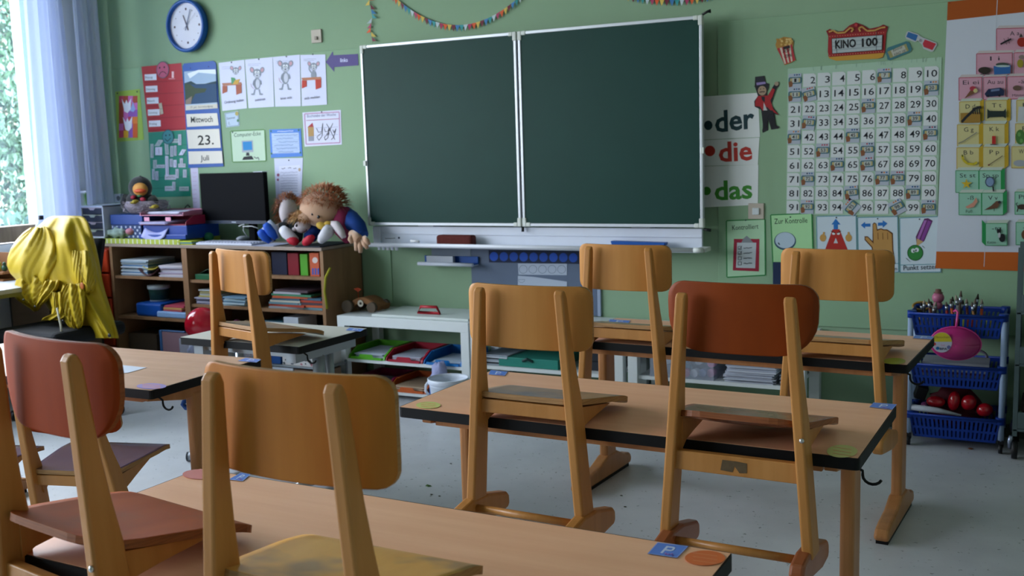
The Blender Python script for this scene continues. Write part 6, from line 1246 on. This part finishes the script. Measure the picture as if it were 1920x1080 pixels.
# ---------------------------------------------------------------- blue basket trolley
tb = mat('trolley_blue', '#0c3286', .4); tg = mat('trolley_post', '#8fa3c0', .4)
tr2 = thing('basket_trolley', 'trolley with three blue plastic baskets at the right wall', 'trolley', (3.17, -.17, 0)); TX0, TX1, TY0, TY1 = 2.985, 3.36, -.30, -.05
for x in (TX0, TX1):
    for y in (TY0+.012, TY1-.012):
        p = sub_w(MB().m(tg).cyl((x, y, .055), (x, y, .60), .0125, 14).build('post', tr2), tr2); w_ = MB().m(mat('caster_black', '#121316', .5)); w_.cyl((x-.008, y-.005, .022), (x+.008, y-.005, .022), .0215, 14).box(x-.012, x+.012, y-.012, y+.012, .03, .058).build('caster', p)
def basket(x0, x1, y0, y1, zt, h, name='basket', parent=None):
    m_ = MB().m(tb); zb_ = zt-h; ins = .02
    def wall(pa, pb, qa, qb, n):
        pa, pb, qa, qb = map(Vector, (pa, pb, qa, qb))   # top edge a-b, bottom edge
        for k in range(n+1):
            t = k/n; a = pa.lerp(pb, t); c = qa.lerp(qb, t); dv = (pb-pa).normalized()*.0052; nn = Vector((dv.y, -dv.x, 0)).normalized()*.002
            m_.add([a-dv-nn, a+dv-nn, a+dv+nn, a-dv+nn, c-dv-nn, c+dv-nn, c+dv+nn, c-dv+nn], [(0, 1, 2, 3), (7, 6, 5, 4), (0, 4, 5, 1), (1, 5, 6, 2), (2, 6, 7, 3), (3, 7, 4, 0)])
        for (t0, t1) in ((0, .16), (.52, .62), (.9, 1.0)):
            a0, b0, a1, b1 = pa.lerp(qa, t0), pb.lerp(qb, t0), pa.lerp(qa, t1), pb.lerp(qb, t1); dv = (pb-pa).normalized(); nn = Vector((dv.y, -dv.x, 0))*.0024
            m_.add([a0-nn, b0-nn, b1-nn, a1-nn, a0+nn, b0+nn, b1+nn, a1+nn], [(0, 1, 2, 3), (7, 6, 5, 4), (0, 4, 5, 1), (1, 5, 6, 2), (2, 6, 7, 3), (3, 7, 4, 0)])
    T = [(x0, y0, zt), (x1, y0, zt), (x1, y1, zt), (x0, y1, zt)]; Bq = [(x0+ins, y0+ins, zb_), (x1-ins, y0+ins, zb_), (x1-ins, y1-ins, zb_), (x0+ins, y1-ins, zb_)]
    for i, n_ in enumerate((20, 12, 20, 12)): wall(T[i], T[(i+1) % 4], Bq[i], Bq[(i+1) % 4], n_)
    m_.box(x0+ins, x1-ins, y0+ins, y1-ins, zb_-.002, zb_+.002)
    rim = [(x0-.006, y0-.006), (x1+.006, y0-.006), (x1+.006, y1+.006), (x0-.006, y1+.006)]
    m_.tube([(x, y, zt) for x, y in rim], .0065, 8, closed=True)
    for x in (x0-.0, x1): m_.cyl((x, y0+.012, zt-.02), (x, y0+.012, zt+.012), .019, 14); m_.cyl((x, y1-.012, zt-.02), (x, y1-.012, zt+.012), .019, 14)
    return m_.build(name, parent)
for zt in (.598, .372, .146): basket(TX0+.004, TX1-.004, TY0, TY1, zt, .098 if zt > .2 else .105, 'basket', tr2)
BR = [(1727, 566), (1733, 562), (1741, 560), (1746, 565), (1752, 572), (1782, 560), (1786, 556), (1792, 553), (1802, 545), (1806, 562), (1812, 560), (1822, 566), (1834, 551), (1841, 561), (1774, 566), (1797, 560), (1755, 566), (1829, 560)]
BL = ['brown', 'silver-tipped', 'dark', 'grey', 'thin black', 'slanting wooden', 'tall black', 'olive-handled', 'longest silver-ferruled', 'orange', 'red-handled', 'white', 'black with pale bristles', 'short reddish', 'dull green', 'ochre', 'tiny dark', 'crooked']
HCb = ['#3a2c24', '#17181c', '#5c2a1c', '#7f5a34', '#1c1c22', '#a8441c', '#7a1c1c', '#b9bcc0']
for i, (u, v) in enumerate(BR):
    y = -.16-.03*(i % 3); tip = AT(u, v, 1, y); bx2 = tip.x+(1760-u)*.0004*(1 if u < 1770 else -.3)*.6+random.uniform(-.03, .03); base = Vector((min(max(bx2, 3.03), 3.27), y+random.uniform(-.02, .02), .51)); mid = base.lerp(tip, .72)
    m_ = MB().m(mat('handle_%d' % (i % 8), HCb[i % 8], .4)).tube([base, mid], [.0042, .006], 7).m(mat('ferrule', '#a9b0ba', .3, .8)).tube([mid, base.lerp(tip, .86)], [.0066, .007], 7).m(mat('bristle_%d' % (i % 3), ['#2a2420', '#8f8678', '#5a5048'][i % 3], .9)).tube([base.lerp(tip, .86), tip], [.0078, .002], 7)
    tag(m_.build('paintbrush'), '%s paintbrush standing in the top blue basket' % BL[i], 'paintbrush', 'paintbrushes in the top basket')
pg = thing('piggy_figure', 'pink round toy with a small brown hat among the paintbrushes', 'toy', tuple(B(1759, 580, -.13))); c = B(1759, 558, -.13)
MB().m(mat('pink_toy', '#a8607c', .45)).ell(c, (.026, .026, .026)).ell(c+Vector((0, 0, -.035)), (.02, .02, .02)).build('body', pg); MB().m(mat('hat_brown', '#6a4a44', .6)).lathe([(.022, 0), (.014, .004), (.012, .016), (0, .018)], c+Vector((0, 0, .022)), 14).build('hat', pg)
PN = ['#b5b834', '#b8482c', '#b8382c', '#b58080', '#8fa0a0', '#1c7a4c', '#b9c03c', '#8c8a2c', '#b9c4d8', '#a9b4cc', '#98a8c8', '#8c98bc', '#7a88b4']
for i in range(13):
    x = (3.20+.0155*i) if i < 8 else (3.03+.0165*(i-8)); tag(MB().m(mat('pen_%d' % i, PN[i], .5)).cyl((x, -.272, .505), (x, -.268, .575), .0068, 8).build('felt_pen'), '%s pen upright behind the lattice of the top basket' % ['yellow', 'orange-red', 'red', 'dull pink', 'grey', 'green', 'lime', 'olive', 'white', 'pale blue', 'light blue', 'grey-blue', 'blue'][i], 'pen', 'pens in the top basket')
tag(MB().m(mat('gold_rim', '#8c7034', .4)).tube([(3.01+.035*math.cos(a), -.12+.02*math.sin(a), .605+.015*math.sin(a)) for a in [2*PI*i/20 for i in range(20)]], .006, 7, closed=True).cyl((3.01, -.12, .50), (3.01, -.12, .59), .02, 10).build('gold_cup'), 'small gold-rimmed cup at the left end of the top basket', 'cup')
pk = thing('pink_bowl', 'translucent pink hanging bowl hooked on the top basket', 'bowl', (3.14, -.36, .37)); pkm = mat('pink_translucent', '#b52a74', .2, alpha=.72); xc, zc = AT(1791, 645, 1, -.34).x, AT(1791, 645, 1, -.34).z
def bowl(u, v):
    a = 2*PI*u; r = v; sxx = .10; return (xc+sxx*r*math.cos(a)*(1 if abs(math.cos(a)) < .5 else 1), -.318-.05*(1-(r**3))-.006, zc+.071*r*math.sin(a))
MB().m(pkm).sheet(bowl, 40, 10, .003).build('shell', pk); MB().m(mat('pink_solid', '#c03a80', .3)).tube([(xc+0.101*math.cos(a), -.325, zc+.072*math.sin(a)) for a in [2*PI*i/40 for i in range(40)]], .0035, 7, closed=True).build('rim', pk)
MB().m(mat('pink_solid', '#c03a80', .3)).tube([(xc, -.325, zc+.066), (xc+.003, -.325, zc+.09), (xc+.006, -.322, .615), (xc-.002, -.312, .622), (xc-.012, -.308, .615)], .005, 8).build('hook', pk)
d = Draw(1, -.377); pc2 = (1766, 642); d.base([(pc2[0]+19*math.cos(q), pc2[1]+19*math.sin(q)) for q in [2*PI*i/30 for i in range(30)]], '#a8a8b8', .0006, .3); d.ell(pc2[0], pc2[1], 18.6, 18.6, '#b5a82c', 22, PI*1.02, PI*1.98)
d.text('Obstschale', (1751, 634), (1781, 634), 4, '#5a4a2c'); d.text('Set', (1764, 649), (1772, 649), 4, '#b3708c'); d.ell(1758, 653, 3.5, 3, '#1c5a8c', 10); d.ell(1752, 645, 3, 3, '#a83a34', 10); d.text('BPA', (1762, 656), (1776, 656), 4, '#3a3c4c', bold=.02); d.ell(1779, 651, 3.5, 3.5, '#5a5f8c', 12)
d.done('sticker', None, None, parent=pk)
sheets('paint_palettes', 'white paint palettes in the middle blue basket', 3.02, 3.30, -.26, -.09, .30, 6, ['#3c4250', '#8f939c', '#7f4a44', '#b3b7be'], th=.013, cat='palette')
tag(MB().m(mat('grey_ring', '#7a7484', .4)).tube([(3.25+.04*math.cos(a), -.14, .388+.03*math.sin(a)) for a in [PI*i/10 for i in range(11)]], .006, 8).build('curved_strap'), 'grey curved strap sticking out of the middle basket', 'strap')
RC = [(3.09, .190, .040, .026, 0, 'lying flat at the left'), (3.165, .200, .026, .045, .1, 'standing upright in the middle'), (3.225, .198, .032, .036, .5, 'leaning behind the middle one'), (3.29, .17, .034, .030, -.2, 'at the right end')]
for i, (x, z, rx, rz_, rr, l) in enumerate(RC):
    t = thing('red_shaker', 'shiny red rattle %s in the bottom basket' % l, 'rattle', (x, -.22, z-rz_), group='red rattles in the bottom basket'); MB().m(mat('shaker_red', '#9c0f1c', .12, coat=.5)).ell((x, -.22, z), (rx, .03, rz_), rot=(0, rr, 0), nu=20, nv=12).build('shell', t); MB().m(mat('shaker_black', '#0f0f12', .6)).tube([(x-rx*.9, -.215, z-.008), (x, -.185, z-.03), (x+rx*.9, -.215, z-.008)], .010, 8).build('strap', t)
tag(MB().m(mat('stick_white', '#a9afb8', .5)).tube([(2.995, -.285, .172), (3.10, -.28, .165), (3.20, -.275, .150)], [.014, .013, .004], 10).build('white_tube'), 'white tapering tube along the rim of the bottom basket', 'tube')
tag(MB().m(mat('black_block', '#101114', .6)).cbox((3.02, -.15, .215), (.05, .05, .06), (.2, .3, .2)).m(mat('mauve', '#6a2c5c', .6)).ell((3.045, -.2, .165), (.02, .02, .015)).build('black_block', bevel=.004), 'black block on the left side of the bottom basket', 'block')
tag(MB().m(mat('dark_red_cloth', '#4a0f1c', .8)).ell((3.17, -.15, .155), (.12, .04, .10), nu=20, nv=12, fn=lambda p: 1+.08*math.sin(9*p.x+6*p.z)).build('dark_bag'), 'dark red bag behind the rattles', 'bag')
# grey trolley at the picture edge
gt = thing('grey_trolley', 'grey-green metal trolley cut by the right edge of the photo', 'trolley', (3.6, -.25, 0)); gg = mat('trolley_grey', '#4a5a5c', .45)
gx, gy = 3.405, -.36
for x in (gx, gx+.42):
    for y in (gy, gy+.28):
        p = sub_w(MB().m(gg).box(x, x+.018, y, y+.018, .10, .90).build('post', gt), gt); q = MB().m(mat('caster_black', '#121316', .5)).cyl((x+.0, y+.01, .0405), (x+.022, y+.01, .0405), .040, 18).m(mat('caster_steel', '#8f98ac', .3, .7)).tube([(x-.004, y+.0, .10), (x-.008, y-.0, .075), (x-.006, y+.012, .045)], [.008, .010, .009], 8).build('caster', p)
for z in (.12, .40, .62): MB().m(gg).box(gx, gx+.438, gy, gy+.298, z, z+.012).box(gx+.018, gx+.42, gy, gy+.006, z+.012, z+.085).build('shelf', gt, bevel=.003)
for k in range(5): tag(MB().m(mat('file_white', '#9fa4ac', .6)).box(gx+.035+.014*k, gx+.047+.014*k, gy+.02, gy+.22, .4125, .52).build('file'), 'white file upright on the grey trolley', 'file', 'white files on the grey trolley')
sheets('dark_things', 'dark brown boxes on the lowest board of the grey trolley', gx+.03, gx+.3, gy+.02, gy+.25, .1325, 3, ['#1c1614', '#2a1e1a'], th=.035, cat='box')

# ---------------------------------------------------------------- things on desks and floor
def desk_card(q, kind, label, col='#3a62b8', group='desk cards', cat='card', txt=None):
    d = Draw(2, DH+.0004, 1, .0003); d.base(q, col, -.0 if False else .0, .3) if False else None
    d.mb.m(paint(col, .3)); d.mb.prism(q, lambda u, v: AT(u, v, 2, DH+.0003), lambda u, v: AT(u, v, 2, DH+.0014)); d.val = DH+.0016; d.l = 0
    return d
def pcard(q, label, scale=1):
    d = desk_card(q, 'p', label, '#5f86d6'); (a, b, c, e) = q
    def m(s_, t_): return ((a[0]*(1-s_)+b[0]*s_)*(1-t_)+(e[0]*(1-s_)+c[0]*s_)*t_, (a[1]*(1-s_)+b[1]*s_)*(1-t_)+(e[1]*(1-s_)+c[1]*s_)*t_)
    W_ = '#c9d4ee'
    for P in ([(.36, .80), (.36, .20), (.44, .20), (.44, .80)], [(.44, .20), (.60, .20), (.60, .30), (.44, .30)], [(.44, .46), (.60, .46), (.60, .56), (.44, .56)], [(.60, .20), (.68, .28), (.68, .48), (.60, .56), (.60, .46), (.61, .42), (.61, .34), (.60, .30)]): d.poly([m(*p) for p in P], W_, .3)
    F_ = [m(*p) for p in ((.02, .03), (.98, .03), (.98, .97), (.02, .97))]; d.frame(F_, .5*scale, '#9fb4e4')
    for k in range(7): s_, t_ = .5+.05*k, random.uniform(.72, .9); d.poly([m(s_, t_), m(s_+.04, t_-.04), m(s_+.05, t_+.05), m(s_, t_+.07)], random.choice(['#8c4a9c', '#5a3a84', '#b07ab8']))
    d.done('parking_card', label, 'card', 'blue P cards on the desks')
pcard([(1233, 1016.5), (1291, 1024), (1269, 1046), (1214, 1038)], 'blue card with a white P on the nearest desk beside the orange circle', 1.6)
pcard([(452, 886), (470, 889), (455, 902), (428, 899)], 'blue P card on the nearest desk half hidden by the foreground chair', 1.4)
pcard([(920, 693.5), (952, 697), (946, 704.5), (916, 702)], 'blue P card at the back left corner of the middle desk')
pcard([(1638, 754.5), (1682, 758), (1673, 768), (1630, 763)], 'blue P card at the back right corner of the middle desk')
pcard([(1716, 628.5), (1751, 631), (1747, 636.5), (1711, 634)], 'blue P card at the right end of the back desk')
pcard([(1144, 598.5), (1182, 601), (1178, 606), (1140, 604)], 'blue P card at the left end of the back desk')
pcard([(460, 671), (490, 674), (481, 679.5), (446, 676.5)], 'blue P card on the left desk at its back right corner')
pcard([(655, 614.5), (683, 617), (676, 621.5), (648, 619)], 'blue P card on the grey-topped desk')
def circle(c, ru, rv, col, label, lines=True, film=True):
    d = desk_card([(c[0]+ru*math.cos(q), c[1]+rv*math.sin(q)) for q in [2*PI*i/26 for i in range(26)]], 'c', label, col)
    if lines:
        for k in range(3): y = -.5+.5*k; d.line([(c[0]-ru*.6, c[1]+rv*(y-.2)), (c[0]+ru*.6, c[1]+rv*(y+.25))], .8, '#e0966c')
    d.done('paper_circle', label, 'circle', 'taped paper circles on the desks')
    if film:
        fm = mat('tape_film', '#c9ccd0', .12, alpha=.22); m_ = MB().m(fm); P = [(c[0]+ru*1.14*math.cos(q)*(1+.06*math.sin(5*q)), c[1]+rv*1.18*math.sin(q)) for q in [2*PI*i/20 for i in range(20)]]
        m_.add([AT(u, v, 2, DH+.0024) for u, v in P], [tuple(range(20))])
circle((1322, 1046), 38, 14, '#d8703c', 'orange paper circle taped to the right corner of the nearest desk'); circle((378, 889), 36, 9.5, '#cf7f78', 'salmon pink paper circle on the back left corner of the nearest desk', False)
circle((803, 759.5), 23, 6.5, '#c9cd78', 'lime green paper circle at the left corner of the middle desk'); circle((1579, 846), 29, 12, '#d2d184', 'pale yellow paper circle at the front right corner of the middle desk')
circle((1677, 677), 21, 6, '#b9bd4c', 'yellow-green crumpled circle at the front right corner of the back desk', False); circle((284, 724), 28, 5.5, '#9a8ac0', 'lilac paper shape taped to the front right corner of the left desk')
d = desk_card([(225, 684), (275, 689), (240, 699), (222, 700)], 's', '', '#cfd6e4'); d.done('white_paper', 'white sheet lying on the left desk beside the foreground chair', 'paper')
q = MB().m(mat('leaf_green', '#3f6a28', .6)).add([AT(797, 911, 2, .004), AT(801, 908, 2, .012), AT(808, 910, 2, .004), AT(810, 912, 2, .002), AT(803, 913, 2, .003)], [(0, 1, 4), (1, 2, 4), (2, 3, 4)]); tag(q.build('green_scrap'), 'small green leaf scrap lying on the floor', 'leaf')
for i, (u, v) in enumerate(((845, 869), (809, 927), (824, 930), (1165, 929), (1172, 950))):
    p = AT(u, v, 2, .0015); tag(MB().m(mat('crumb', '#4a4a40', .8)).ell(p, (.006, .004, .0016), nu=8, nv=5).build('floor_crumb'), 'tiny dark crumb on the floor', 'crumb', 'crumbs on the floor')
p = AT(1820, 841, 2, .004); tag(MB().m(mat('brown_scrap', '#5a3420', .8)).ell(p, (.012, .008, .004), nu=8, nv=5).build('floor_crumb'), 'small brown scrap on the floor below the blue trolley', 'crumb')
p = AT(368, 855, 2, .022); tag(MB().m(mat('tube_grey', '#7a8188', .35, .6)).cyl(p+Vector((-.03, -.02, 0)), p+Vector((.10, .05, 0)), .021, 16).m(mat('cap_black', '#3a3e44', .5)).cyl(p+Vector((-.034, -.022, 0)), p+Vector((-.028, -.019, 0)), .0218, 16).build('steel_tube'), 'grey steel tube foot lying on the floor under the left desk', 'tube')
Pb = [(350, 745), (346, 752), (343, 758), (348, 764), (360, 766), (374, 765), (382, 762)]
tag(MB().m(mat('strap_blue', '#164a94', .7)).tube([AT(u, v, 1, -2.2) for u, v in Pb], .010, 8).build('blue_strap'), 'blue strap dangling below the left desk', 'strap')
tag(MB().m(mat('tan_shoe', '#a8845c', .6)).tube([AT(356, 749, 1, -2.2), AT(368, 752, 1, -2.19), AT(382, 756, 1, -2.18)], [.012, .020, .018], 12).build('tan_roll'), 'tan wooden peg end held in the blue strap', 'peg')
